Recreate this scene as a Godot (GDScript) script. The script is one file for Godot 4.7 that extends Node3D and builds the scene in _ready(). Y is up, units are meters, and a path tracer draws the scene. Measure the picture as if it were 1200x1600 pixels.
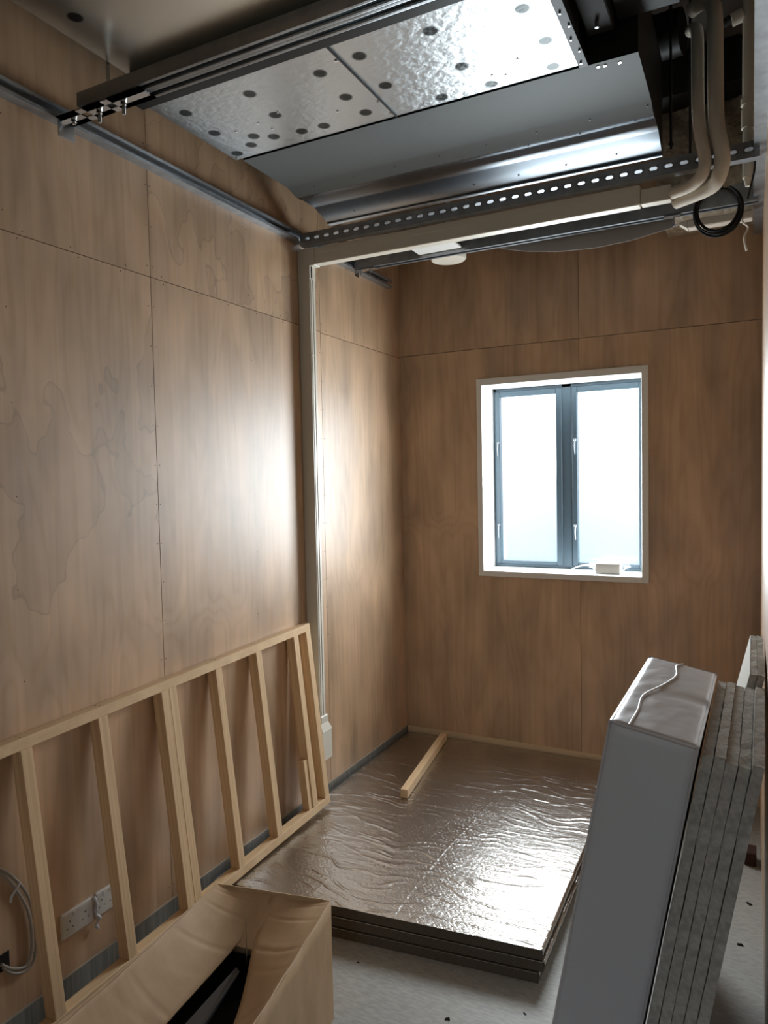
extends Node3D

# ------------------------------------------------------------------ helpers
var counts := {}
var M := {}
const ROOM_W := 2.068
const ROOM_D := 5.0
const ROOM_H := 3.7
const SHEET_TOP := 2.56

func numbered(parent: Node, called: String) -> String:
	var key := str(parent.get_instance_id()) + "/" + called
	var n: int = counts.get(key, 0)
	counts[key] = n + 1
	return called if n == 0 else called + "_%03d" % n

func thing(called: String, label: String, category: String, at := Vector3.ZERO, turn := Basis.IDENTITY, group := "") -> Node3D:
	var o := Node3D.new()
	o.name = numbered(self, called)
	add_child(o, true)
	o.transform = Transform3D(turn, at)
	o.set_meta("label", label)
	o.set_meta("category", category)
	o.set_meta("kind", "thing")
	if group != "":
		o.set_meta("group", group)
	return o

func setting(called: String, label: String, category: String) -> Node3D:
	var o := thing(called, label, category)
	o.set_meta("kind", "structure")
	return o

func part(parent: Node3D, called: String, st: SurfaceTool, m: Material, label := "") -> MeshInstance3D:
	st.generate_normals()
	return mesh_part(parent, called, st.commit(), m, label)

func mesh_part(parent: Node3D, called: String, mesh: Mesh, m: Material, label := "") -> MeshInstance3D:
	var o := MeshInstance3D.new()
	o.name = numbered(parent, called)
	o.mesh = mesh
	o.material_override = m
	parent.add_child(o, true)
	if label != "":
		o.set_meta("label", label)
	return o

func S(smooth := false) -> SurfaceTool:
	var st := SurfaceTool.new()
	st.begin(Mesh.PRIMITIVE_TRIANGLES)
	st.set_smooth_group(0 if smooth else -1)
	return st

# triangle whose front looks away from c
func tri(st: SurfaceTool, a: Vector3, b: Vector3, d: Vector3, c: Vector3) -> void:
	var n := (b - a).cross(d - a)
	if n.dot((a + b + d) / 3.0 - c) > 0.0:
		st.add_vertex(a); st.add_vertex(d); st.add_vertex(b)
	else:
		st.add_vertex(a); st.add_vertex(b); st.add_vertex(d)

func quad(st: SurfaceTool, a: Vector3, b: Vector3, d: Vector3, e: Vector3, c: Vector3) -> void:
	tri(st, a, b, d, c)
	tri(st, a, d, e, c)

# chamfered box, centre c, full size s, in frame bs
func box(st: SurfaceTool, c: Vector3, s: Vector3, bev := 0.0, bs := Basis.IDENTITY) -> void:
	var h := s * 0.5
	var v := minf(bev, minf(h.x, minf(h.y, h.z)) * 0.9)
	var P := func(x: float, y: float, z: float) -> Vector3: return c + bs * Vector3(x, y, z)
	if v <= 0.0:
		for a in 3:
			var b := (a + 1) % 3
			var d := (a + 2) % 3
			for sg in [-1.0, 1.0]:
				var q := []
				for k in [[-1.0, -1.0], [1.0, -1.0], [1.0, 1.0], [-1.0, 1.0]]:
					var w := Vector3()
					w[a] = sg * h[a]; w[b] = k[0] * h[b]; w[d] = k[1] * h[d]
					q.append(c + bs * w)
				quad(st, q[0], q[1], q[2], q[3], c)
		return
	for a in 3:
		var b := (a + 1) % 3
		var d := (a + 2) % 3
		for sg in [-1.0, 1.0]:
			var q := []
			for k in [[-1.0, -1.0], [1.0, -1.0], [1.0, 1.0], [-1.0, 1.0]]:
				var w := Vector3()
				w[a] = sg * h[a]; w[b] = k[0] * (h[b] - v); w[d] = k[1] * (h[d] - v)
				q.append(c + bs * w)
			quad(st, q[0], q[1], q[2], q[3], c)
			for sh in [-1.0, 1.0]:
				var e1 := Vector3(); var e2 := Vector3(); var e3 := Vector3(); var e4 := Vector3()
				e1[a] = sg * h[a]; e1[b] = sh * (h[b] - v); e1[d] = -(h[d] - v)
				e2 = e1; e2[d] = h[d] - v
				e3[a] = sg * (h[a] - v); e3[b] = sh * h[b]; e3[d] = h[d] - v
				e4 = e3; e4[d] = -(h[d] - v)
				quad(st, c + bs * e1, c + bs * e2, c + bs * e3, c + bs * e4, c)
	for x in [-1.0, 1.0]:
		for y in [-1.0, 1.0]:
			for z in [-1.0, 1.0]:
				tri(st, P.call(x * h.x, y * (h.y - v), z * (h.z - v)), P.call(x * (h.x - v), y * h.y, z * (h.z - v)), P.call(x * (h.x - v), y * (h.y - v), z * h.z), c)

# box by its low and high corner
func bx(st: SurfaceTool, lo: Vector3, hi: Vector3, bev := 0.0) -> void:
	box(st, (lo + hi) * 0.5, hi - lo, bev)

# tube along points; radius a number or an array
func tube(st: SurfaceTool, pts: Array, radius, sides := 10, caps := true, squash := 1.0) -> void:
	var n := pts.size()
	var rings := []
	var up := Vector3.UP
	var t0: Vector3 = (pts[1] - pts[0]).normalized()
	if absf(t0.dot(up)) > 0.9:
		up = Vector3.RIGHT
	for i in n:
		var t: Vector3 = (pts[mini(i + 1, n - 1)] - pts[maxi(i - 1, 0)]).normalized()
		var sx := t.cross(up).normalized()
		up = sx.cross(t).normalized()
		var r: float = radius[i] if radius is Array else radius
		var ring := []
		for k in sides:
			var a := TAU * k / sides
			ring.append(pts[i] + (sx * cos(a) + up * sin(a) * squash) * r)
		rings.append(ring)
	for i in n - 1:
		var mid: Vector3 = (pts[i] + pts[i + 1]) * 0.5
		for k in sides:
			var k2 := (k + 1) % sides
			quad(st, rings[i][k], rings[i][k2], rings[i + 1][k2], rings[i + 1][k], mid)
	if caps:
		for e in [0, n - 1]:
			var inner: Vector3 = pts[1] if e == 0 else pts[n - 2]
			st.set_smooth_group(-1)
			for k in range(1, sides - 1):
				tri(st, rings[e][0], rings[e][k], rings[e][k + 1], inner)
			st.set_smooth_group(0)

# short cylinder along an axis
func cyl(st: SurfaceTool, a: Vector3, b: Vector3, r: float, sides := 12) -> void:
	st.set_smooth_group(0)
	tube(st, [a, b], r, sides)
	st.set_smooth_group(-1)

func curve(pts: Array, steps := 6) -> Array:
	var out := []
	var n := pts.size()
	for i in n - 1:
		var p0: Vector3 = pts[maxi(i - 1, 0)]; var p1: Vector3 = pts[i]; var p2: Vector3 = pts[i + 1]; var p3: Vector3 = pts[mini(i + 2, n - 1)]
		for k in steps:
			out.append(p1.cubic_interpolate(p2, p0, p3, float(k) / steps))
	out.append(pts[n - 1])
	return out

# folded strut channel running along +x from 0 to length, open towards +z, back at z = 0, centred on y = 0
func channel(st: SurfaceTool, length: float, w: float, d: float, lip := 0.009, t := 0.0025) -> void:
	bx(st, Vector3(0, -w / 2, 0), Vector3(length, w / 2, t))
	bx(st, Vector3(0, w / 2 - t, t), Vector3(length, w / 2, d))
	bx(st, Vector3(0, -w / 2, t), Vector3(length, -w / 2 + t, d))
	for s in [-1.0, 1.0]:
		var y0: float = s * (w / 2 - t)
		var y1: float = s * (w / 2 - lip)
		bx(st, Vector3(0, minf(y0, y1), d - t), Vector3(length, maxf(y0, y1), d))
		bx(st, Vector3(0, minf(y1, y1 - s * t), d - 0.008), Vector3(length, maxf(y1, y1 - s * t), d))

# ------------------------------------------------------------------ textures
func noise_bytes(seed_: int, freq: float, w: int, h: int, sw: int, sh: int, octaves := 3, type := FastNoiseLite.TYPE_SIMPLEX_SMOOTH) -> PackedByteArray:
	var n := FastNoiseLite.new()
	n.seed = seed_
	n.noise_type = type
	n.frequency = freq
	n.fractal_octaves = octaves
	var im := n.get_seamless_image(sw, sh)
	im.convert(Image.FORMAT_L8)
	if sw != w or sh != h:
		im.resize(w, h, Image.INTERPOLATE_CUBIC)
	return im.get_data()

func rgb_texture(data: PackedByteArray, w: int, h: int) -> ImageTexture:
	var im := Image.create_from_data(w, h, false, Image.FORMAT_RGB8, data)
	im.generate_mipmaps()
	return ImageTexture.create_from_image(im)

# face veneer of construction plywood: rotary-cut contours, fine vertical pores, blotches
func ply_texture(seed_: int, stain: bool) -> ImageTexture:
	var w := 512
	var h := 1024
	var rings := noise_bytes(seed_, 0.006, w, h, 512, 170, 3)
	var pores := noise_bytes(seed_ + 7, 0.09, w, h, 512, 24, 3)
	var wide := noise_bytes(seed_ + 13, 0.022, w, h, 512, 40, 2)
	var blot := noise_bytes(seed_ + 29, 0.012, w, h, 256, 256, 4)
	var edge := noise_bytes(seed_ + 41, 0.010, w, h, 256, 320, 4)
	var lut := PackedFloat32Array()
	for i in 256:
		var ph := i / 255.0 * 5.0
		lut.append(pow(0.5 + 0.5 * sin(TAU * ph), 3.0))
	var out := PackedByteArray()
	out.resize(w * h * 3)
	var k := 0
	for y in h:
		for x in w:
			var i := y * w + x
			var ring: float = lut[rings[i]]
			var v := 1.0 - 0.045 * ring + (pores[i] - 128) * 0.0003 + (wide[i] - 128) * 0.00036 + (blot[i] - 128) * 0.0009
			var red := 0.0
			if stain:
				var yy := y / float(h)
				var level := 132.0 + 900.0 * maxf(0.0, absf(yy - 0.27) - 0.10)
				var e: float = edge[i] - level
				if absf(e) < 4.0:
					v -= 0.13 * (1.0 - absf(e) / 4.0)
				if e > 0.0:
					v -= 0.045
			red = 0.03 * ring
			out[k] = clampi(int(186.0 * (v + red * 0.4)), 0, 255)
			out[k + 1] = clampi(int(154.0 * v), 0, 255)
			out[k + 2] = clampi(int(123.0 * (v - red)), 0, 255)
			k += 3
	return rgb_texture(out, w, h)

# two-tone streaks stretched along v, for timber and vinyl
func streak_texture(seed_: int, a: Color, b: Color, across := 0.05, stretch := 12, amount := 1.0) -> ImageTexture:
	var w := 256
	var h := 256
	var n := noise_bytes(seed_, across, w, h, 256, maxi(8, 256 / stretch), 4)
	var f := noise_bytes(seed_ + 3, 0.2, w, h, 256, 64, 2)
	var out := PackedByteArray()
	out.resize(w * h * 3)
	var k := 0
	for i in w * h:
		var t := clampf(0.5 + (n[i] - 128) / 128.0 * amount + (f[i] - 128) / 128.0 * 0.15, 0.0, 1.0)
		out[k] = int(lerpf(a.r, b.r, t) * 255.0)
		out[k + 1] = int(lerpf(a.g, b.g, t) * 255.0)
		out[k + 2] = int(lerpf(a.b, b.b, t) * 255.0)
		k += 3
	return rgb_texture(out, w, h)

func normal_texture(seed_: int, freq: float, sw: int, sh: int, strength: float, octaves := 3, type := FastNoiseLite.TYPE_SIMPLEX_SMOOTH) -> ImageTexture:
	var n := FastNoiseLite.new()
	n.seed = seed_
	n.noise_type = type
	n.frequency = freq
	n.fractal_octaves = octaves
	var im := n.get_seamless_image(sw, sh)
	im.convert(Image.FORMAT_RGBA8)
	im.resize(512, 512, Image.INTERPOLATE_CUBIC)
	im.bump_map_to_normal_map(strength)
	return ImageTexture.create_from_image(im)

func mat(color: Color, rough := 0.6, metal := 0.0, spec := 0.5) -> StandardMaterial3D:
	var m := StandardMaterial3D.new()
	m.albedo_color = color
	m.roughness = rough
	m.metallic = metal
	m.metallic_specular = spec
	return m

func triplanar(m: StandardMaterial3D, scale_: Vector3, tex: Texture2D = null, nrm: Texture2D = null, depth := 1.0) -> StandardMaterial3D:
	m.uv1_triplanar = true
	m.uv1_scale = scale_
	if tex:
		m.albedo_texture = tex
	if nrm:
		m.normal_enabled = true
		m.normal_texture = nrm
		m.normal_scale = depth
	return m

func materials() -> void:
	for i in 3:
		var p := mat(Color.WHITE, 0.50, 0.0, 0.5)
		p.clearcoat_enabled = true
		p.clearcoat = 1.0
		p.clearcoat_roughness = 0.45
		p.albedo_texture = ply_texture(11 + i * 100, i == 0)
		M["ply%d" % i] = p
	M.ply_edge = mat(Color(0.42, 0.30, 0.20), 0.8)
	var pine := streak_texture(5, Color(0.83, 0.70, 0.54), Color(0.90, 0.78, 0.62), 0.04, 12, 0.6)
	M.pine_y = triplanar(mat(Color.WHITE, 0.6), Vector3(6, 0.7, 6), pine)
	M.pine_z = triplanar(mat(Color.WHITE, 0.6), Vector3(6, 6, 0.7), streak_texture(6, Color(0.83, 0.70, 0.54), Color(0.90, 0.78, 0.62), 0.04, 12, 0.6))
	var grey := normal_texture(61, 0.03, 512, 512, 3.0, 4)
	M.galv = triplanar(mat(Color(0.62, 0.65, 0.67), 0.30, 1.0), Vector3(3, 3, 3), streak_texture(9, Color(0.86, 0.86, 0.86), Color(1, 1, 1), 0.03, 1, 0.8), grey, 0.12)
	M.galv_smooth = mat(Color(0.60, 0.63, 0.66), 0.26, 1.0)
	M.galv_flat = triplanar(mat(Color(0.42, 0.44, 0.445), 0.6, 0.15, 0.3), Vector3(1.4, 1.4, 1.4), null, grey, 0.05)
	M.strut = triplanar(mat(Color(0.66, 0.68, 0.70), 0.38, 0.7), Vector3(2, 2, 2), streak_texture(17, Color(0.86, 0.86, 0.86), Color(1, 1, 1), 0.02, 1, 0.7))
	M.dark_metal = mat(Color(0.16, 0.165, 0.17), 0.5, 0.6)
	M.zinc = mat(Color(0.75, 0.76, 0.77), 0.25, 1.0)
	M.latch = mat(Color(0.50, 0.52, 0.54), 0.4, 0.8)
	M.black = mat(Color(0.02, 0.02, 0.022), 0.6)
	M.rubber = mat(Color(0.045, 0.05, 0.055), 0.75)
	M.white_paint = mat(Color(0.86, 0.86, 0.85), 0.4)
	M.frame_grey = mat(Color(0.33, 0.40, 0.45), 0.4, 0.1)
	var glass := mat(Color(0.85, 0.95, 1.0, 0.06), 0.02)
	glass.transparency = BaseMaterial3D.TRANSPARENCY_ALPHA
	M.glass = glass
	var film := mat(Color(0.95, 0.95, 0.95, 0.16), 0.12)
	film.transparency = BaseMaterial3D.TRANSPARENCY_ALPHA
	M.film = film
	M.upvc = mat(Color(0.84, 0.82, 0.77), 0.35)
	M.socket = mat(Color(0.82, 0.81, 0.78), 0.3)
	M.hose = mat(Color(0.80, 0.77, 0.72), 0.75)
	M.vinyl = triplanar(mat(Color.WHITE, 0.5), Vector3(1.5, 3, 5), streak_texture(23, Color(0.60, 0.595, 0.57), Color(0.68, 0.675, 0.65), 0.05, 1, 0.7))
	M.skirting = triplanar(mat(Color.WHITE, 0.5), Vector3(4, 1, 4), streak_texture(24, Color(0.44, 0.435, 0.42), Color(0.54, 0.535, 0.51), 0.06, 8, 0.9))
	M.skirting_cap = mat(Color(0.66, 0.62, 0.56), 0.4)
	M.strip = mat(Color(0.82, 0.73, 0.60), 0.6)
	var wool := streak_texture(31, Color(0.64, 0.63, 0.605), Color(0.75, 0.74, 0.71), 0.03, 1, 0.9)
	M.wool = triplanar(mat(Color.WHITE, 0.95, 0.0, 0.2), Vector3(4, 4, 4), wool, normal_texture(33, 0.06, 512, 512, 6.0, 4), 0.5)
	M.wool_face = mat(Color(0.78, 0.77, 0.74), 0.7)
	M.wrap = mat(Color(0.76, 0.765, 0.78), 0.36, 0.0, 0.5)
	M.board_core = triplanar(mat(Color.WHITE, 0.9), Vector3(5, 30, 5), streak_texture(37, Color(0.28, 0.25, 0.21), Color(0.38, 0.34, 0.29), 0.05, 1, 1.0))
	M.foil = triplanar(mat(Color(0.77, 0.76, 0.74), 0.26, 1.0), Vector3(4, 4, 13), null, normal_texture(43, 0.02, 512, 512, 8.0, 5), 0.42)
	M.card = triplanar(mat(Color.WHITE, 0.6), Vector3(2, 2, 2), streak_texture(51, Color(0.74, 0.62, 0.48), Color(0.81, 0.69, 0.55), 0.02, 3, 0.8))
	M.card_edge = mat(Color(0.56, 0.43, 0.31), 0.85)
	M.concrete = mat(Color(0.32, 0.31, 0.30), 0.9)
	M.plaster = mat(Color(0.62, 0.58, 0.52), 0.8)
	M.crinkle = triplanar(mat(Color(0.66, 0.62, 0.55), 0.35), Vector3(2, 2, 2), null, normal_texture(71, 0.02, 512, 512, 10.0, 4), 1.0)
	M.paper = mat(Color(0.85, 0.84, 0.82), 0.6)
	M.cable = mat(Color(0.58, 0.55, 0.50), 0.4)
	M.grey_sheet = mat(Color(0.66, 0.63, 0.61), 0.55)
	M.grey_sheet.backlight_enabled = true
	M.grey_sheet.backlight = Color(0.5, 0.48, 0.46)
	M.debris = mat(Color(0.09, 0.08, 0.07), 0.9)
	M.brown = mat(Color(0.25, 0.13, 0.08), 0.8)

# ------------------------------------------------------------------ scene
func _ready() -> void:
	var cam := Camera3D.new()
	cam.name = "camera"
	cam.position = Vector3(2.0257, 1.7847, 4.2134)
	cam.rotation = Vector3(-0.0476, 0.4743, -0.0204)
	cam.fov = rad_to_deg(2.0 * atan(800.0 / 1121.29))
	cam.near = 0.02
	add_child(cam)
	cam.current = true
	var we := WorldEnvironment.new()
	we.name = "daylight"
	var env := Environment.new()
	env.background_mode = Environment.BG_SKY
	var sky := Sky.new()
	var sm := ProceduralSkyMaterial.new()
	sm.sky_top_color = Color(0.84, 0.92, 1.0)
	sm.sky_horizon_color = Color(0.96, 0.985, 1.0)
	sm.sky_energy_multiplier = 1.9
	sm.ground_horizon_color = Color(0.96, 0.985, 1.0)
	sm.ground_bottom_color = Color(0.60, 0.89, 0.97)
	sm.ground_energy_multiplier = 1.2
	sm.ground_curve = 0.09
	sm.sun_angle_max = 0.0
	sky.sky_material = sm
	env.sky = sky
	env.tonemap_mode = Environment.TONE_MAPPER_LINEAR
	env.tonemap_exposure = 1.0
	env.sdfgi_enabled = true
	env.ssao_enabled = true
	env.ssil_enabled = true
	we.environment = env
	add_child(we)
	# daylight scattered into the room by the window: one soft source of the size of its two panes
	var day := AreaLight3D.new()
	day.name = "window_daylight"
	day.area_size = Vector2(0.85, 1.04)
	day.light_color = Color(0.955, 0.985, 1.0)
	day.light_energy = 5.2
	day.area_range = 12.0
	day.area_attenuation = 2.0
	day.shadow_enabled = true
	day.position = Vector3(1.019, 1.762, -0.190)
	day.rotation = Vector3(0, PI, 0)
	add_child(day)

	materials()
	build_room()
	build_window()
	build_ceiling_rails()
	build_ducts()
	build_trunking()
	build_pipes()
	build_foil_stack()
	build_timber_frame()
	build_slabs()
	build_carton()
	build_sockets()
	build_small_things()

# a sheet of plywood in the plane of a wall; rects are [u0, v0, u1, v1] in wall coordinates, axis 0: wall across x, axis 2: wall across z
func sheet(parent: Node3D, called: String, rects: Array, axis: int, face: float, back: float, m: Material, uv0: Vector2, flip := false) -> void:
	var st := S()
	for r in rects:
		for f in [face, back]:
			var q := []
			for k in [[r[0], r[1]], [r[2], r[1]], [r[2], r[3]], [r[0], r[3]]]:
				var p := Vector3(f, k[1], k[0]) if axis == 0 else Vector3(k[0], k[1], f)
				var uv := Vector2((k[0] - uv0.x) / 1.2, 1.0 - (k[1] - uv0.y) / 2.41)
				if flip:
					uv = Vector2(1.0 - uv.x, 1.0 - uv.y)
				q.append([p, uv])
			var away := Vector3.ZERO
			away[axis] = 1.0 if face > back else -1.0
			if f == back:
				away = -away
			var n: Vector3 = (q[1][0] - q[0][0]).cross(q[2][0] - q[0][0])
			var order := [0, 2, 1, 0, 3, 2] if n.dot(away) > 0.0 else [0, 1, 2, 0, 2, 3]
			for i in order:
				st.set_uv(q[i][1])
				st.add_vertex(q[i][0])
		# edges
		var lo := Vector3(minf(face, back), r[1], r[0]) if axis == 0 else Vector3(r[0], r[1], minf(face, back))
		var hi := Vector3(maxf(face, back), r[3], r[2]) if axis == 0 else Vector3(r[2], r[3], maxf(face, back))
		var c := (lo + hi) * 0.5
		var other := 2 if axis == 0 else 0
		st.set_uv(Vector2(0.5, 0.5))
		for s in [lo, hi]:
			var a := lo; var b := lo; var d := hi; var e := hi
			a[1] = s[1]; b[1] = s[1]; d[1] = s[1]; e[1] = s[1]
			b[axis] = hi[axis]; e[axis] = lo[axis]
			quad(st, a, b, d, e, c)
			a = lo; b = lo; d = hi; e = hi
			a[other] = s[other]; b[other] = s[other]; d[other] = s[other]; e[other] = s[other]
			b[axis] = hi[axis]; e[axis] = lo[axis]
			quad(st, a, b, d, e, c)
	part(parent, called, st, m)

func screws(parent: Node3D, called: String, spots: Array, dir: Vector3, r: float, h: float, m: Material) -> void:
	var st := S()
	for p in spots:
		cyl(st, p - dir * 0.001, p + dir * h, r, 8)
	var o := part(parent, called, st, m)
	o.set_meta("kind", "stuff")

func build_room() -> void:
	var rng := RandomNumberGenerator.new()
	rng.seed = 4
	var st := S()
	# floor and ceiling
	var fl := setting("floor", "pale grey streaked vinyl floor", "floor")
	bx(st, Vector3(-0.3, -0.15, -0.3), Vector3(ROOM_W + 0.3, 0, ROOM_D + 0.3))
	part(fl, "vinyl", st, M.vinyl)
	var ce := setting("ceiling", "dark bare soffit above the hung ducts and rails", "ceiling")
	st = S()
	bx(st, Vector3(-0.3, ROOM_H, -0.3), Vector3(ROOM_W + 0.3, ROOM_H + 0.15, ROOM_D + 0.3))
	part(ce, "soffit", st, M.concrete)
	# left wall
	var wl := setting("wall_left", "plywood-lined side wall with stained sheets behind the timber frame", "wall")
	st = S()
	bx(st, Vector3(-0.2, 0, -0.3), Vector3(-0.020, ROOM_H, ROOM_D + 0.3))
	part(wl, "backing", st, M.ply_edge)
	var cuts := [0.0, 0.96, 2.16, 3.36, 4.56, ROOM_D]
	var kinds := [1, 2, 0, 1, 2]
	for i in 5:
		var z0: float = cuts[i] + (0.0015 if i > 0 else 0.0)
		var z1: float = cuts[i + 1] - 0.0015
		var low_top := 2.5585 if i > 0 else 2.552
		sheet(wl, "plywood_sheet", [[z0, 0.15, z1, low_top]], 0, 0.0, -0.018, M["ply%d" % kinds[i]], Vector2(cuts[i], 0.15))
		sheet(wl, "plywood_sheet", [[z0, low_top + 0.003, z1, ROOM_H]], 0, 0.0, -0.018, M["ply%d" % ((kinds[i] + 1) % 3)], Vector2(cuts[i] + 0.3, 2.2), true)
	var heads := []
	for zc in [0.96, 2.16, 3.36]:
		for s in [-0.012, 0.012]:
			for k in 23:
				heads.append(Vector3(0, 0.2 + k * 0.15, zc + s + rng.randf_range(-0.003, 0.003)))
	for zc in [1.56, 2.76]:
		for k in 12:
			heads.append(Vector3(0, 0.3 + k * 0.29, zc + rng.randf_range(-0.01, 0.01)))
	for k in 24:
		for s in [-0.012, 0.014]:
			heads.append(Vector3(0, SHEET_TOP + s, 0.1 + k * 0.2 + rng.randf_range(-0.02, 0.02)))
	screws(wl, "nail_heads", heads, Vector3.RIGHT, 0.0022, 0.0004, M.dark_metal)
	st = S()
	bx(st, Vector3(-0.018, 0, 0), Vector3(0.004, 0.146, ROOM_D), 0.001)
	var bl := setting("baseboard_left", "grey streaked vinyl upstand along the foot of the plywood", "baseboard")
	part(bl, "upstand", st, M.skirting)
	st = S()
	bx(st, Vector3(-0.018, 0.146, 0), Vector3(0.006, 0.150, ROOM_D))
	part(bl, "cap_strip", st, M.skirting_cap, "thin pale edge strip")
	# back wall with the window opening
	var wb := setting("wall_back", "plywood-lined end wall around the window", "wall")
	var ox := [0.545, 1.490]
	var oy := [1.190, 2.345]
	st = S()
	bx(st, Vector3(-0.2, 0, -0.27), Vector3(ox[0], ROOM_H, -0.020))
	bx(st, Vector3(ox[1], 0, -0.27), Vector3(ROOM_W + 0.2, ROOM_H, -0.020))
	bx(st, Vector3(ox[0], 0, -0.27), Vector3(ox[1], oy[0], -0.020))
	bx(st, Vector3(ox[0], oy[1], -0.27), Vector3(ox[1], ROOM_H, -0.020))
	part(wb, "backing", st, M.ply_edge)
	var jx := 1.139
	sheet(wb, "plywood_sheet", [[0.0, 0.15, ox[0], 2.5585], [ox[0], 0.15, jx - 0.001, oy[0]], [ox[0], oy[1], jx - 0.001, 2.5585]], 2, 0.0, -0.018, M.ply2, Vector2(0, 0.15), true)
	sheet(wb, "plywood_sheet", [[ox[1], 0.15, ROOM_W, 2.5585], [jx + 0.001, 0.15, ox[1], oy[0]], [jx + 0.001, oy[1], ox[1], 2.5585]], 2, 0.0, -0.018, M.ply1, Vector2(jx, 0.15))
	sheet(wb, "plywood_sheet", [[0.0, 2.5615, jx - 0.001, ROOM_H]], 2, 0.0, -0.018, M.ply1, Vector2(0, 2.0), true)
	sheet(wb, "plywood_sheet", [[jx + 0.001, 2.5615, ROOM_W, ROOM_H]], 2, 0.0, -0.018, M.ply2, Vector2(jx, 2.2))
	var bb := setting("baseboard_back", "pale strip along the foot of the end wall", "baseboard")
	st = S()
	bx(st, Vector3(0.01, 0, -0.018), Vector3(ROOM_W, 0.15, 0.006), 0.002)
	part(bb, "strip", st, M.strip)
	# right wall
	var wr := setting("wall_right", "smooth plywood wall the grey slabs lean on", "wall")
	st = S()
	bx(st, Vector3(ROOM_W + 0.020, 0, -0.3), Vector3(ROOM_W + 0.2, ROOM_H, ROOM_D + 0.3))
	part(wr, "backing", st, M.ply_edge)
	for i in 5:
		var z0: float = cuts[i] + (0.0015 if i > 0 else 0.0)
		sheet(wr, "plywood_sheet", [[z0, 0.0, cuts[i + 1] - 0.0015, 2.5585]], 0, ROOM_W, ROOM_W + 0.018, M["ply%d" % ((kinds[i] + 2) % 3)], Vector2(cuts[i], 0.0))
		sheet(wr, "plywood_sheet", [[z0, 2.5615, cuts[i + 1] - 0.0015, ROOM_H]], 0, ROOM_W, ROOM_W + 0.018, M["ply%d" % kinds[i]], Vector2(cuts[i], 2.2))
	# wall behind the photographer
	var wf := setting("wall_front", "plastered wall with an open doorway", "wall")
	st = S()
	bx(st, Vector3(-0.2, 0, ROOM_D), Vector3(1.54, ROOM_H, ROOM_D + 0.12))
	bx(st, Vector3(1.85, 0, ROOM_D), Vector3(ROOM_W + 0.2, ROOM_H, ROOM_D + 0.12))
	bx(st, Vector3(1.54, 2.05, ROOM_D), Vector3(1.85, ROOM_H, ROOM_D + 0.12))
	part(wf, "plaster", st, M.plaster)

func build_window() -> void:
	var w := setting("window_1", "white-trimmed window with dark grey double casement and bright panes", "window")
	var x0 := 0.554; var x1 := 1.481; var y0 := 1.200; var y1 := 2.334
	var st := S()
	# architrave boards
	for r in [[0.521, 1.167, x0, 2.375], [x1, 1.167, 1.516, 2.375], [x0, y1, x1, 2.375], [x0, 1.167, x1, y0]]:
		st = S()
		bx(st, Vector3(r[0], r[1], 0.0), Vector3(r[2], r[3], 0.014), 0.0015)
		part(w, "architrave", st, M.white_paint)
	# reveal linings
	for r in [[x0 - 0.009, y0 - 0.01, x0 + 0.003, y1 + 0.01], [x1 - 0.003, y0 - 0.01, x1 + 0.009, y1 + 0.01], [x0, y1 - 0.003, x1, y1 + 0.01], [x0, y0 - 0.01, x1, y0 + 0.003]]:
		st = S()
		bx(st, Vector3(r[0], r[1], -0.262), Vector3(r[2], r[3], 0.006), 0.001)
		part(w, "reveal_board", st, M.white_paint)
	# fixed frame
	st = S()
	var fz0 := -0.26; var fz1 := -0.205
	for r in [[x0, y0, x0 + 0.022, y1], [x1 - 0.022, y0, x1, y1], [x0, y1 - 0.022, x1, y1], [x0, y0, x1, y0 + 0.022], [0.990, y0, 1.048, y1]]:
		bx(st, Vector3(r[0], r[1], fz0), Vector3(r[2], r[3], fz1), 0.002)
	part(w, "frame", st, M.frame_grey)
	# two sashes
	for g in [[0.598, 0.955], [1.083, 1.439]]:
		st = S()
		var a: float = g[0]; var b: float = g[1]
		var lo := a - 0.030; var hi := b + 0.036
		for r in [[lo, 1.222, a, 2.312], [b, 1.222, hi, 2.312], [a, 2.281, b, 2.312], [a, 1.222, b, 1.243]]:
			bx(st, Vector3(r[0], r[1], -0.25), Vector3(r[2], r[3], -0.198), 0.003)
		var sash := part(w, "sash", st, M.frame_grey)
		st = S()
		bx(st, Vector3(a - 0.004, 1.239, -0.228), Vector3(b + 0.004, 2.285, -0.222))
		part(sash, "pane", st, M.glass, "bright overexposed pane")
		for y in [1.96, 1.44]:
			st = S()
			box(st, Vector3(a - 0.012, y + 0.030, -0.193), Vector3(0.018, 0.012, 0.012), 0.002)
			tube(st, [Vector3(a - 0.010, y + 0.03, -0.182), Vector3(a - 0.012, y - 0.01, -0.178), Vector3(a - 0.010, y - 0.055, -0.182)], [0.0035, 0.003, 0.002], 8)
			part(sash, "latch", st, M.latch, "small bright latch lever")

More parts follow.
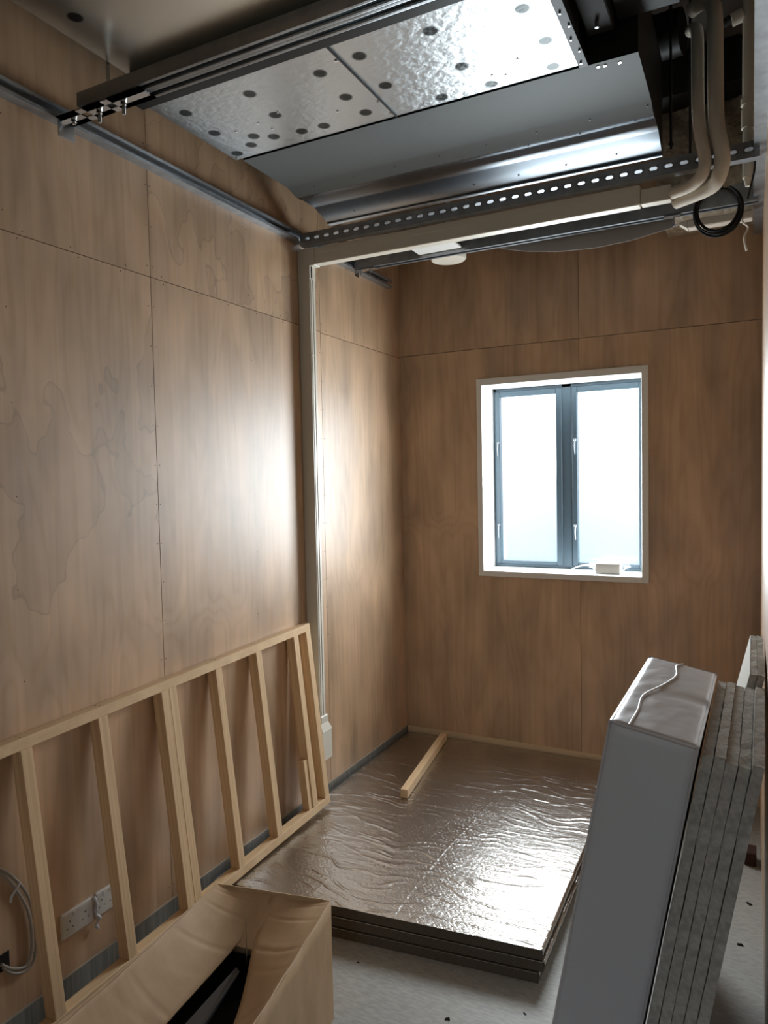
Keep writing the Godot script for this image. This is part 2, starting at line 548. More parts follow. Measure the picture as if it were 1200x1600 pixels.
func build_ceiling_rails() -> void:
	# wall rails
	var r := thing("wall_rail", "galvanised channel rail running along the top of the stained plywood wall", "rail", Vector3(0, 2.979, 4.95), Basis(Vector3(0, 0, -1), Vector3.UP, Vector3(1, 0, 0)))
	var st := S()
	channel(st, 4.78, 0.044, 0.041)
	part(r, "channel", st, M.strut)
	r = thing("wall_rail", "galvanised channel rail fixed along the wall above the leaning slabs", "rail", Vector3(ROOM_W, 2.985, 0.10), Basis(Vector3(0, 0, 1), Vector3.UP, Vector3(-1, 0, 0)))
	st = S()
	channel(st, 4.85, 0.044, 0.041)
	part(r, "channel", st, M.strut)
	# double strut crossing under the ducts
	r = thing("cross_rail", "doubled galvanised strut hung across the room under the spotted duct", "rail", Vector3(0.15, 0, 0))
	for z in [2.536, 2.577]:
		st = S()
		var tmp := S()
		channel(tmp, 1.86, 0.041, 0.041)
		st.append_from(tmp.commit(), 0, Transform3D(Basis(Vector3(1, 0, 0), Vector3(0, 0, 1), Vector3(0, -1, 0)), Vector3(0, 3.001, z)))
		part(r, "channel", st, M.strut)
	# bracket that ties it to the wall rail
	var b := thing("angle_bracket", "slotted zinc angle bracket with hanging bolts beside the doubled strut", "bracket", Vector3(0.046, 2.953, 2.556))
	st = S()
	box(st, Vector3(0.003, -0.020, 0), Vector3(0.006, 0.070, 0.062), 0.001)
	part(b, "upright_plate", st, M.zinc)
	st = S()
	for q in [[0.0, 0.085], [0.115, 0.195], [0.225, 0.36]]:
		bx(st, Vector3(q[0], 0.0, -0.034), Vector3(q[1], 0.005, 0.034))
	for z in [[-0.034, -0.012], [0.012, 0.034]]:
		bx(st, Vector3(0.0, 0.0, z[0]), Vector3(0.36, 0.005, z[1]))
	part(b, "slotted_plate", st, M.zinc)
	for x in [0.040, 0.155, 0.260]:
		st = S()
		cyl(st, Vector3(x, -0.010, 0), Vector3(x, 0.0, 0), 0.010, 6)
		cyl(st, Vector3(x, -0.038 if x > 0.1 else -0.016, 0), Vector3(x, 0.004, 0), 0.0055, 10)
		part(b, "bolt", st, M.zinc)
	# perforated strut
	r = thing("slotted_strut", "perforated steel strut with a row of oblong slots above white trunking", "strut", Vector3(0.046, 2.928, 1.160))
	st = S()
	var L := 2.0
	bx(st, Vector3(0, 0, 0.037), Vector3(L, 0.024, 0.040))
	bx(st, Vector3(0, 0.038, 0.037), Vector3(L, 0.060, 0.040))
	var x := 0.0
	while x < L - 0.05:
		bx(st, Vector3(x, 0.024, 0.037), Vector3(x + 0.026, 0.038, 0.040))
		for e in [[x + 0.026, 1.0], [x + 0.055, -1.0]]:
			for yy in [0.0, 1.0]:
				var c0 := Vector3(e[0], 0.024 + 0.014 * yy, 0.0385)
				box(st, c0, Vector3(0.007, 0.007, 0.003), 0.0, Basis(Vector3(0, 0, 1), PI / 4))
		x += 0.055
	bx(st, Vector3(x, 0.024, 0.037), Vector3(L, 0.038, 0.040))
	part(r, "slotted_face", st, M.strut)
	st = S()
	bx(st, Vector3(0, 0.0515, -0.030), Vector3(L, 0.054, 0.037))
	part(r, "top_flange", st, M.strut)
	st = S()
	bx(st, Vector3(0, 0.0, 0.0), Vector3(L, 0.0025, 0.037))
	part(r, "bottom_flange", st, M.strut)
	# rail near the window wall
	r = thing("cross_rail", "deep galvanised channel spanning the room close to the window wall", "rail", Vector3(0.046, 2.95, 0.605))
	st = S()
	bx(st, Vector3(0, 0, 0.050), Vector3(2.0, 0.045, 0.053))
	bx(st, Vector3(0, 0.047, 0.047), Vector3(2.0, 0.088, 0.050))
	bx(st, Vector3(0, 0.045, 0.047), Vector3(2.0, 0.047, 0.053))
	part(r, "front_web", st, M.strut)
	st = S()
	bx(st, Vector3(0, 0, 0.0), Vector3(2.0, 0.088, 0.003))
	part(r, "rear_web", st, M.strut)
	st = S()
	bx(st, Vector3(0, 0, 0.038), Vector3(2.0, 0.0025, 0.050))
	bx(st, Vector3(0, 0, 0.003), Vector3(2.0, 0.0025, 0.014))
	part(r, "lips", st, M.strut)
	b = thing("angle_bracket", "small zinc angle bracket joining the deep channel to the wall rail", "bracket", Vector3(0.042, 2.945, 0.632))
	st = S()
	box(st, Vector3(0.003, -0.006, 0), Vector3(0.006, 0.050, 0.042), 0.001)
	part(b, "upright_plate", st, M.zinc)
	st = S()
	box(st, Vector3(0.066, 0.0, 0), Vector3(0.12, 0.005, 0.042), 0.001)
	part(b, "flat_plate", st, M.zinc)
	for q in [0.03, 0.09]:
		st = S()
		cyl(st, Vector3(q, -0.012, 0), Vector3(q, -0.002, 0), 0.008, 6)
		cyl(st, Vector3(q, -0.022, 0), Vector3(q, -0.002, 0), 0.004, 8)
		part(b, "bolt", st, M.zinc)

func spot_texture(x0: float, x1: float, z0: float, z1: float, spots: Array, base: Color) -> ImageTexture:
	var w := 1024
	var h := int(1024.0 * (z1 - z0) / (x1 - x0))
	var im := Image.create(w, h, false, Image.FORMAT_RGB8)
	im.fill(base)
	var per := w / (x1 - x0)
	for s in spots:
		var cx: float = (s[0] - x0) * per
		var cy: float = (s[1] - z0) * per
		var r := 0.0225 * per
		for y in range(int(cy - r * 1.4), int(cy + r * 1.4)):
			for x in range(int(cx - r * 1.4), int(cx + r * 1.4)):
				if x < 0 or y < 0 or x >= w or y >= h:
					continue
				var d := Vector2(x - cx, y - cy).length() / r
				var t := clampf((1.15 - d) / 0.35, 0.0, 1.0)
				im.set_pixel(x, y, im.get_pixel(x, y).lerp(Color(0.17, 0.18, 0.18), t * 0.94))
	im.generate_mipmaps()
	return ImageTexture.create_from_image(im)

# downward-facing panel with uv, y its height
func panel(x0: float, x1: float, z0: float, z1: float, y: float, t: float, ux0: float, ux1: float, uz0: float, uz1: float) -> SurfaceTool:
	var st := S()
	var c := Vector3((x0 + x1) / 2, y + t / 2, (z0 + z1) / 2)
	var q := [Vector3(x0, y, z0), Vector3(x1, y, z0), Vector3(x1, y, z1), Vector3(x0, y, z1)]
	for f in [0, 1]:
		for i in ([0, 2, 1, 0, 3, 2] if f == 0 else [0, 1, 2, 0, 2, 3]):
			var p: Vector3 = q[i]
			st.set_uv(Vector2((p.x - ux0) / (ux1 - ux0), (p.z - uz0) / (uz1 - uz0)))
			st.add_vertex(p + Vector3(0, t * f, 0))
	for i in 4:
		var a: Vector3 = q[i]
		var b: Vector3 = q[(i + 1) % 4]
		quad(st, a, b, b + Vector3(0, t, 0), a + Vector3(0, t, 0), c)
	return st

func build_ducts() -> void:
	# spotted duct over the doubled strut
	var u := thing("air_duct", "flat galvanised duct with dark round spots on its underside and a seam", "duct")
	var x0 := 0.135; var x1 := 1.525; var z0 := 1.795; var z1 := 2.36
	var spots := [[0.22, 2.184], [0.497, 2.175], [0.489, 2.016], [0.211, 2.019], [0.176, 1.842], [0.323, 1.926], [0.388, 1.885], [0.271, 1.873], [0.505, 1.868], [0.6, 1.862], [0.772, 1.997], [0.772, 2.163], [0.782, 1.872], [0.93, 2.185], [0.925, 1.995], [1.174, 2.193], [1.191, 1.975], [1.062, 1.834], [1.239, 1.828], [1.443, 2.16], [1.462, 1.979], [1.448, 1.83], [0.35, 2.33]]
	var sp := mat(Color.WHITE, 0.36, 1.0)
	sp.albedo_texture = spot_texture(x0, x1, z0, z1, spots, Color(0.72, 0.74, 0.75))
	sp.normal_enabled = true
	sp.normal_texture = normal_texture(82, 0.06, 512, 256, 5.0, 4)
	sp.normal_scale = 0.13
	M.spotted = sp
	var xs := 0.872
	part(u, "base_panel", panel(x0, xs - 0.002, z0, z1, 3.10, 0.003, x0, x1, z0, z1), sp, "spotted galvanised panel with dull zinc bloom")
	part(u, "base_panel", panel(xs + 0.002, x1, z0, z1, 3.10, 0.003, x0, x1, z0, z1), sp, "spotted galvanised panel mirroring the window")
	var st := S()
	bx(st, Vector3(xs - 0.004, 3.094, z0), Vector3(xs + 0.002, 3.112, z1))
	part(u, "seam", st, M.dark_metal)
	st = S()
	bx(st, Vector3(x0, 3.103, z0 + 0.002), Vector3(x1, 3.36, z1))
	part(u, "casing", st, M.galv_flat)
	st = S()
	bx(st, Vector3(x1, 3.09, z0), Vector3(x1 + 0.03, 3.115, z1), 0.001)
	part(u, "edge_flange", st, M.dark_metal)
	st = S()
	bx(st, Vector3(x0, 3.078, 2.305), Vector3(x1, 3.098, 2.345), 0.002)
	part(u, "cross_flange", st, M.dark_metal, "dark folded flange")
	st = S()
	for p in [[0.15, 1.81], [0.150, 2.28], [0.855, 2.20], [0.857, 1.92], [0.862, 1.83], [0.40, 2.0], [0.51, 2.03], [0.70, 1.93], [1.26, 1.88], [1.30, 1.86], [1.36, 1.93], [0.29, 1.99], [0.42, 1.94]]:
		cyl(st, Vector3(p[0], 3.097, p[1]), Vector3(p[0], 3.101, p[1]), 0.0055 if p[1] > 2.1 or p[0] < 0.2 else 0.004, 8)
	for k in 8:
		cyl(st, Vector3(x1 + 0.012 + (k % 2) * 0.01, 3.084, 1.83 + k * 0.07), Vector3(x1 + 0.012 + (k % 2) * 0.01, 3.091, 1.83 + k * 0.07), 0.0035, 8)
	var o := part(u, "screw_heads", st, M.zinc)
	o.set_meta("kind", "stuff")
	# stepped plenum in front of it
	u = thing("air_plenum", "wide grey sheet-metal plenum with two stepped folds beside the spotted duct", "duct")
	var prof := [[1.790, 3.095], [1.480, 3.094], [1.465, 3.092], [1.412, 3.076], [1.395, 3.074], [1.365, 3.074], [1.362, 3.079], [1.262, 3.078], [1.245, 3.076], [1.150, 3.047], [1.140, 3.043], [1.135, 3.034], [1.105, 3.034]]
	var names := {0: "base_panel", 4: "joint_strip", 6: "step_panel", 10: "end_lip"}
	var ends := [0, 4, 6, 10, 12]
	for k in 4:
		st = S(true)
		for i in range(ends[k], ends[k + 1]):
			var a: Array = prof[i]; var b: Array = prof[i + 1]
			var xa := 0.165; var xb := 0.165
			quad(st, Vector3(xa, a[1], a[0]), Vector3(1.705, a[1], a[0]), Vector3(1.705, b[1], b[0]), Vector3(xb, b[1], b[0]), Vector3(1, 4, 1.4))
		part(u, names[ends[k]], st, M.galv_smooth if k != 0 else M.galv_flat)
	st = S()
	for xx in [0.167, 1.705]:
		for i in 12:
			var a: Array = prof[i]; var b: Array = prof[i + 1]
			quad(st, Vector3(xx, a[1], a[0]), Vector3(xx, b[1], b[0]), Vector3(xx, 3.4, b[0]), Vector3(xx, 3.4, a[0]), Vector3(1, 3.2, 1.4))
	bx(st, Vector3(0.167, 3.395, 1.105), Vector3(1.705, 3.40, 1.79))
	quad(st, Vector3(0.167, 3.034, 1.105), Vector3(1.705, 3.034, 1.105), Vector3(1.705, 3.4, 1.105), Vector3(0.167, 3.4, 1.105), Vector3(1, 3.2, 1.4))
	quad(st, Vector3(0.167, 3.10, 1.79), Vector3(1.705, 3.10, 1.79), Vector3(1.705, 3.4, 1.79), Vector3(0.167, 3.4, 1.79), Vector3(1, 3.2, 1.4))
	part(u, "casing", st, M.dark_metal)
	st = S()
	for k in 8:
		var xx := 0.24 + k * 0.2
		cyl(st, Vector3(xx, 3.071, 1.380), Vector3(xx, 3.076, 1.380), 0.0035, 8)
		cyl(st, Vector3(xx + 0.05, 3.083, 1.445), Vector3(xx + 0.05, 3.089, 1.445), 0.003, 8)
		cyl(st, Vector3(xx + 0.1, 3.051, 1.175), Vector3(xx + 0.1, 3.058, 1.175), 0.0035, 8)
	for q in [[1.60, 1.765], [1.645, 1.76], [1.58, 1.77]]:
		cyl(st, Vector3(q[0], 3.092, q[1]), Vector3(q[0], 3.1, q[1]), 0.006, 8)
	o = part(u, "screw_heads", st, M.zinc)
	o.set_meta("kind", "stuff")
	# far duct above the near end of the room
	u = thing("air_duct", "dull galvanised duct mirroring the tan plywood beyond the doubled strut", "duct")
	var tn := mat(Color.WHITE, 0.25, 1.0)
	tn.albedo_texture = spot_texture(0.135, 1.5, 2.365, 4.4, [[0.42, 2.78], [0.23, 2.66], [0.8, 2.8], [0.6, 3.1], [1.1, 3.0], [0.3, 3.2], [1.2, 2.7]], Color(0.77, 0.76, 0.72))
	part(u, "base_panel", panel(0.135, 1.5, 2.365, 4.4, 3.17, 0.003, 0.135, 1.5, 2.365, 4.4), tn)
	st = S()
	bx(st, Vector3(0.135, 3.173, 2.365), Vector3(1.5, 3.42, 4.4))
	part(u, "casing", st, M.galv_flat)
	# dark body of the unit
	u = thing("fan_unit", "black-cased fan unit above the end of the spotted duct", "air conditioner")
	st = S()
	bx(st, Vector3(1.56, 3.16, 1.83), Vector3(1.64, 3.55, 3.2), 0.004)
	part(u, "side_casing", st, M.rubber)
	st = S()
	bx(st, Vector3(1.645, 3.20, 1.80), Vector3(1.83, 3.6, 2.25), 0.004)
	part(u, "motor_casing", st, M.dark_metal)
	st = S()
	cyl(st, Vector3(1.60, 3.14, 1.90), Vector3(1.60, 3.165, 1.90), 0.006, 8)
	part(u, "fixing", st, M.latch)
	# threaded rods
	var lab := {0: "threaded rod hanging down beside the corner of the dull duct", 1: "dark threaded rod hanging beside the end of the grey plenum", 2: "dark threaded rod crossing in front of the grey pipe"}
	var at := [Vector3(0.125, 3.03, 2.445), Vector3(1.745, 3.02, 1.20), Vector3(1.80, 3.0, 1.02)]
	for i in 3:
		var rd := thing("threaded_rod", lab[i], "rod", at[i])
		st = S(true)
		tube(st, [Vector3.ZERO, Vector3(0, ROOM_H - at[i].y, 0)], 0.005, 8)
		part(rd, "rod", st, M.zinc if i == 0 else M.dark_metal)
		st = S()
		cyl(st, Vector3(0, 0.01, 0), Vector3(0, 0.022, 0), 0.010, 6)
		part(rd, "nut", st, M.zinc if i == 0 else M.dark_metal)

func build_trunking() -> void:
	var t := thing("trunking", "white plastic trunking rising up the plywood and turning across the room", "trunking")
	var z0 := 1.106; var z1 := 1.159
	var st := S()
	bx(st, Vector3(0.0, 0.55, z0), Vector3(0.068, 2.845, z1), 0.003)
	part(t, "riser", st, M.upvc)
	st = S()
	bx(st, Vector3(0.068, 0.55, z0 + 0.010), Vector3(0.071, 2.845, z0 + 0.024), 0.001)
	bx(st, Vector3(0.068, 0.55, z0 + 0.030), Vector3(0.0705, 2.845, z0 + 0.044), 0.001)
	part(t, "clip_lid", st, M.upvc)
	st = S()
	bx(st, Vector3(0.0, 2.842, z0 - 0.002), Vector3(0.10, 2.928, z1 + 0.002), 0.003)
	bx(st, Vector3(0.0, 2.78, z0 - 0.002), Vector3(0.0705, 2.845, z1 + 0.002), 0.002)
	part(t, "elbow", st, M.upvc)
	st = S()
	bx(st, Vector3(0.10, 2.846, z0), Vector3(1.625, 2.924, z1), 0.003)
	part(t, "crossing", st, M.upvc)
	st = S()
	bx(st, Vector3(0.10, 2.892, z1), Vector3(1.625, 2.921, z1 + 0.0025), 0.001)
	part(t, "clip_lid", st, M.upvc)
	st = S()
	bx(st, Vector3(1.628, 2.848, z0), Vector3(1.74, 2.905, z1 - 0.004), 0.003)
	part(t, "end_tray", st, M.upvc)
	for y in [2.40]:
		st = S()
		bx(st, Vector3(0.0, y, z0 - 0.001), Vector3(0.0715, y + 0.004, z1 + 0.001), 0.0005)
		part(t, "joint_cover", st, M.upvc)
	# foot of the riser
	st = S()
	bx(st, Vector3(0.0, 0.535, z0 - 0.008), Vector3(0.078, 0.572, z1 + 0.008), 0.004)
	part(t, "collar", st, M.upvc)
	st = S()
	var c := Vector3(0.04, 0.45, (z0 + z1) / 2)
	var lo := [Vector3(0, 0.500, z0 - 0.020), Vector3(0.092, 0.500, z0 - 0.020), Vector3(0.092, 0.500, z1 + 0.02), Vector3(0, 0.500, z1 + 0.02)]
	var hi := [Vector3(0, 0.536, z0 - 0.006), Vector3(0.074, 0.536, z0 - 0.006), Vector3(0.074, 0.536, z1 + 0.006), Vector3(0, 0.536, z1 + 0.006)]
	for i in 4:
		quad(st, lo[i], lo[(i + 1) % 4], hi[(i + 1) % 4], hi[i], c)
	bx(st, Vector3(0.0, 0.345, z0 - 0.02), Vector3(0.092, 0.5005, z1 + 0.02), 0.004)
	part(t, "outlet_box", st, M.upvc, "wider white box at the foot of the riser")

func build_pipes() -> void:
	# pair of insulated hoses
	var defs := [["thinner of the two beige foam-lagged pipes bending down into the trunking", 0.0225, [Vector3(1.804, 3.50, 1.085), Vector3(1.824, 3.485, 1.12), Vector3(1.838, 3.40, 1.20), Vector3(1.842, 3.15, 1.232), Vector3(1.850, 3.04, 1.235), Vector3(1.866, 2.945, 1.235), Vector3(1.857, 2.892, 1.23), Vector3(1.815, 2.872, 1.19), Vector3(1.744, 2.872, 1.145)]],
		["thicker of the two beige foam-lagged pipes bending down into the trunking", 0.0275, [Vector3(1.806, 3.575, 1.085), Vector3(1.85, 3.575, 1.12), Vector3(1.888, 3.52, 1.18), Vector3(1.899, 3.42, 1.225), Vector3(1.902, 3.15, 1.235), Vector3(1.907, 3.05, 1.235), Vector3(1.924, 2.945, 1.235), Vector3(1.916, 2.885, 1.225), Vector3(1.88, 2.858, 1.17), Vector3(1.752, 2.858, 1.082)]]]
	for d in defs:
		var h := thing("lagged_pipe", d[0], "pipe", Vector3.ZERO, Basis.IDENTITY, "foam-lagged pipes by the grey plenum")
		var st := S(true)
		tube(st, curve(d[2], 5), d[1], 14)
		part(h, "lagging", st, M.hose)
	# dark pipe behind
	var p := thing("duct_pipe", "fat dark grey pipe feeding the lagged pipes", "pipe")
	var st2 := S(true)
	tube(st2, [Vector3(1.60, 3.54, 1.02), Vector3(1.775, 3.531, 1.045)], 0.085, 20)
	part(p, "pipe", st2, M.dark_metal)
	for x in [1.66, 1.73]:
		st2 = S(true)
		tube(st2, [Vector3(x, 3.537, 1.03), Vector3(x + 0.012, 3.537, 1.032)], 0.089, 20)
		part(p, "band", st2, M.dark_metal)
	# insulated riser by the wall
	p = thing("drain_pipe", "pale lagged pipe with a bare white lower length beside the wall rail", "pipe", Vector3(2.007, 0, 1.08))
	st2 = S(true)
	tube(st2, [Vector3(0, 3.14, 0), Vector3(0, 3.70, 0)], 0.020, 14)
	part(p, "upper_pipe", st2, M.hose)
	st2 = S(true)
	tube(st2, [Vector3(0, 3.085, 0), Vector3(0, 3.155, 0)], 0.0235, 14)
	part(p, "lagging", st2, M.hose)
	st2 = S(true)
	tube(st2, [Vector3(0, 2.90, 0), Vector3(0, 3.09, 0)], 0.0185, 14)
	part(p, "lower_pipe", st2, M.upvc, "bare glossy white pipe")
	st2 = S(true)
	tube(st2, [Vector3(0, 2.868, 0), Vector3(0, 2.902, 0)], [0.008, 0.016], 12)
	part(p, "nozzle", st2, M.upvc)
	st2 = S(true)
	tube(st2, [Vector3(0, 3.17, 0), Vector3(0, 3.195, 0)], 0.026, 14)
	part(p, "clip", st2, M.hose)
	st2 = S(true)
	tube(st2, curve([Vector3(0.022, 3.02, 0.0), Vector3(0.024, 2.93, 0.01), Vector3(0.012, 2.87, 0.01), Vector3(0.0, 2.82, 0.0)], 4), 0.0035, 8)
	part(p, "wire", st2, M.dark_metal)
	# side branch
	p = thing("branch_pipe", "short pale pipe with a white cap crossing to the lagged riser", "pipe")
	st2 = S(true)
	tube(st2, [Vector3(1.90, 3.50, 1.06), Vector3(1.96, 3.51, 1.08)], 0.016, 12)
	part(p, "pipe", st2, M.rubber)
	st2 = S(true)
	tube(st2, [Vector3(1.95, 3.50, 1.08), Vector3(1.99, 3.51, 1.08)], 0.024, 12)
	part(p, "cap", st2, M.hose)

func foil_surface(c: Array, y: float, nx: int, nz: int, amp: float) -> SurfaceTool:
	# c: corners front-left, front-right, back-right, back-left in xz
	var st := S(true)
	var n := FastNoiseLite.new()
	n.seed = 77
	n.frequency = 1.0
	n.fractal_octaves = 3
	n.noise_type = FastNoiseLite.TYPE_SIMPLEX_SMOOTH
	var ridge := FastNoiseLite.new()
	ridge.seed = 78
	ridge.frequency = 1.0
	ridge.fractal_type = FastNoiseLite.FRACTAL_RIDGED
	ridge.fractal_octaves = 2
	var g := []
	for j in nz + 1:
		var row := PackedVector3Array()
		for i in nx + 1:
			var s := float(i) / nx
			var t := float(j) / nz
			var a: Vector2 = c[0].lerp(c[1], s)
			var b: Vector2 = c[3].lerp(c[2], s)
			var p := a.lerp(b, t)
			var e := minf(minf(s, 1.0 - s) * 1.3, minf(t, 1.0 - t) * 1.9)
			var f := clampf(e / 0.03, 0.0, 1.0)
			var wob := n.get_noise_2d(p.x * 1.6, p.y * 1.6) * 0.10
			var h := n.get_noise_2d(p.x * 5.0, p.y * 26.0) * 0.5 + n.get_noise_2d(p.x * 14.0 + 30.0, p.y * 70.0) * 0.22
			var rr := ridge.get_noise_2d(p.x * 1.3 + 9.0, (p.y + wob) * 9.0)
			h += maxf(0.0, rr - 0.50) * 3.4
			# two long creases along the board
			for q in [[0.46, 0.0], [0.83, 0.02]]:
				var dx: float = (p.x - q[0] - q[1] * sin(p.y * 3.0)) / 0.004
				h += 0.55 * exp(-dx * dx) * (1.0 if n.get_noise_2d(q[0] * 50.0, p.y * 4.0) > -0.1 else 0.0)
			row.append(Vector3(p.x, y + (h * amp - 0.0022 * (1.0 - f)) + n.get_noise_2d(p.x * 1.1 + 50.0, p.y * 1.1) * 0.004 * f, p.y))
		g.append(row)
	for j in nz:
		for i in nx:
			var a: Vector3 = g[j][i]; var b: Vector3 = g[j][i + 1]; var d: Vector3 = g[j + 1][i + 1]; var e: Vector3 = g[j + 1][i]
			st.add_vertex(a); st.add_vertex(e); st.add_vertex(b)
			st.add_vertex(b); st.add_vertex(e); st.add_vertex(d)
	return st

func build_foil_stack() -> void:
	var outs := [[0.0, 0.0], [0.006, 0.004], [-0.010, 0.012]]
	var labs := ["foil-faced insulation board topping the low stack, creased and shiny", "middle foil-faced insulation board in the low stack", "lowest foil-faced insulation board, lying on the vinyl"]
	var tops := [0.120, 0.080, 0.040]
	for i in 3:
		var ex: float = outs[i][0]; var ez: float = outs[i][1]
		var c := [Vector2(0.028, 1.950 + ez), Vector2(1.374 + ex, 1.802 + ez), Vector2(1.356 + ex, 0.022), Vector2(0.028, 0.022)]
		var b := thing("insulation_board", labs[i], "insulation board")
		var st := S()
		var y0: float = tops[i] - 0.0395
		var y1: float = tops[i] - 0.003
		var mid := Vector3(0.7, (y0 + y1) / 2, 1.0)
		for k in 4:
			var p: Vector2 = c[k]; var q: Vector2 = c[(k + 1) % 4]
			quad(st, Vector3(p.x, y0, p.y), Vector3(q.x, y0, q.y), Vector3(q.x, y1, q.y), Vector3(p.x, y1, p.y), mid)
		for y in [y0, y1]:
			quad(st, Vector3(c[0].x, y, c[0].y), Vector3(c[1].x, y, c[1].y), Vector3(c[2].x, y, c[2].y), Vector3(c[3].x, y, c[3].y), mid)
		part(b, "core", st, M.board_core)
		if i == 0:
			part(b, "foil_facing", foil_surface(c, tops[i], 300, 460, 0.0015), M.foil, "creased silver foil")
		else:
			var f := S()
			var cc := Vector3(0.7, tops[i] - 0.001, 1.0)
			for y in [tops[i] - 0.0028, tops[i] - 0.0008]:
				quad(f, Vector3(c[0].x, y, c[0].y + 0.002), Vector3(c[1].x + 0.002, y, c[1].y + 0.002), Vector3(c[2].x + 0.002, y, c[2].y), Vector3(c[3].x, y, c[3].y), cc)
			for k in 4:
				var p: Vector2 = c[k]; var q: Vector2 = c[(k + 1) % 4]
				quad(f, Vector3(p.x, tops[i] - 0.0028, p.y + 0.002), Vector3(q.x, tops[i] - 0.0028, q.y + 0.002), Vector3(q.x, tops[i] - 0.0008, q.y + 0.002), Vector3(p.x, tops[i] - 0.0008, p.y + 0.002), cc)
			part(b, "foil_facing", f, M.foil)
		# turned-down foil along the long edge
		var fs := S(true)
		var rng := RandomNumberGenerator.new()
		rng.seed = 90 + i
		var n := 60
		var prev := []
		for k in n + 1:
			var t := float(k) / n
			var p: Vector2 = c[1].lerp(c[2], t)
			var w := rng.randf_range(-0.002, 0.004)
			var ring := [Vector3(p.x - 0.004, tops[i] - 0.0005, p.y), Vector3(p.x + 0.004 + w, tops[i] - 0.003, p.y), Vector3(p.x + 0.006 + w, tops[i] - 0.016 + w, p.y), Vector3(p.x + 0.003, tops[i] - 0.024, p.y)]
			if k > 0:
				for m in 3:
					quad(fs, prev[m], prev[m + 1], ring[m + 1], ring[m], Vector3(p.x - 0.5, 0.0, p.y))
			prev = ring
		part(b, "foil_edge", fs, M.foil)
	# offcut of timber lying on the foil
	var t := thing("timber_offcut", "short length of pale planed timber lying on the foil", "timber", Vector3(0.425, 0.124, 0.935), Basis(Vector3.UP, deg_to_rad(8.5)))
	var st := S()
	bx(st, Vector3(-0.018, 0.0, -0.86), Vector3(0.020, 0.045, 0.0), 0.0015)
	part(t, "batten", st, M.pine_z)

func build_timber_frame() -> void:
	var th := asin(0.087)
	var turn := Basis(Vector3(0, 0, 1), th)
	turn = Basis(Vector3(1, 0, 0), deg_to_rad(1.75)) * turn
	# local: x out of the wall, y up the frame, z along it; origin at the lower rear edge at the far end
	var f := thing("timber_framework", "ladder-like frame of pale timber studs leaning on the plywood wall", "timber frame", Vector3(0.083, 0.146, 1.178), turn)
	var D := 0.048
	var W := 0.040
	var Hf := 0.918
	var st := S()
	bx(st, Vector3(0, 0, 0), Vector3(D, 0.036, 2.1), 0.0015)
	part(f, "bottom_plate", st, M.pine_z)
	st = S()
	bx(st, Vector3(0, Hf - 0.036, 0.005), Vector3(D, Hf, 2.1), 0.0015)
	part(f, "top_plate", st, M.pine_z)
	for z in [0.005, 0.112, 0.41, 0.683, 0.950, 0.990, 1.283, 1.575, 1.88]:
		st = S()
		bx(st, Vector3(0.0, 0.036, z), Vector3(D, Hf - 0.036, z + (W if z != 0.950 else 0.0395)), 0.0015)
		part(f, "stud", st, M.pine_y)
	st = S()
	bx(st, Vector3(0.004, 0.036, 0.152), Vector3(D - 0.006, 0.28, 0.182), 0.001)
	part(f, "packer", st, M.pine_y, "short packing block")
	st = S()
	for z in [0.03, 0.43, 0.70, 0.98, 1.30, 1.60, 1.9]:
		for x in [0.013, 0.032]:
			cyl(st, Vector3(x, Hf - 0.002, z), Vector3(x, Hf + 0.0006, z), 0.003, 8)
	var o := part(f, "screw_heads", st, M.dark_metal)
	o.set_meta("kind", "stuff")

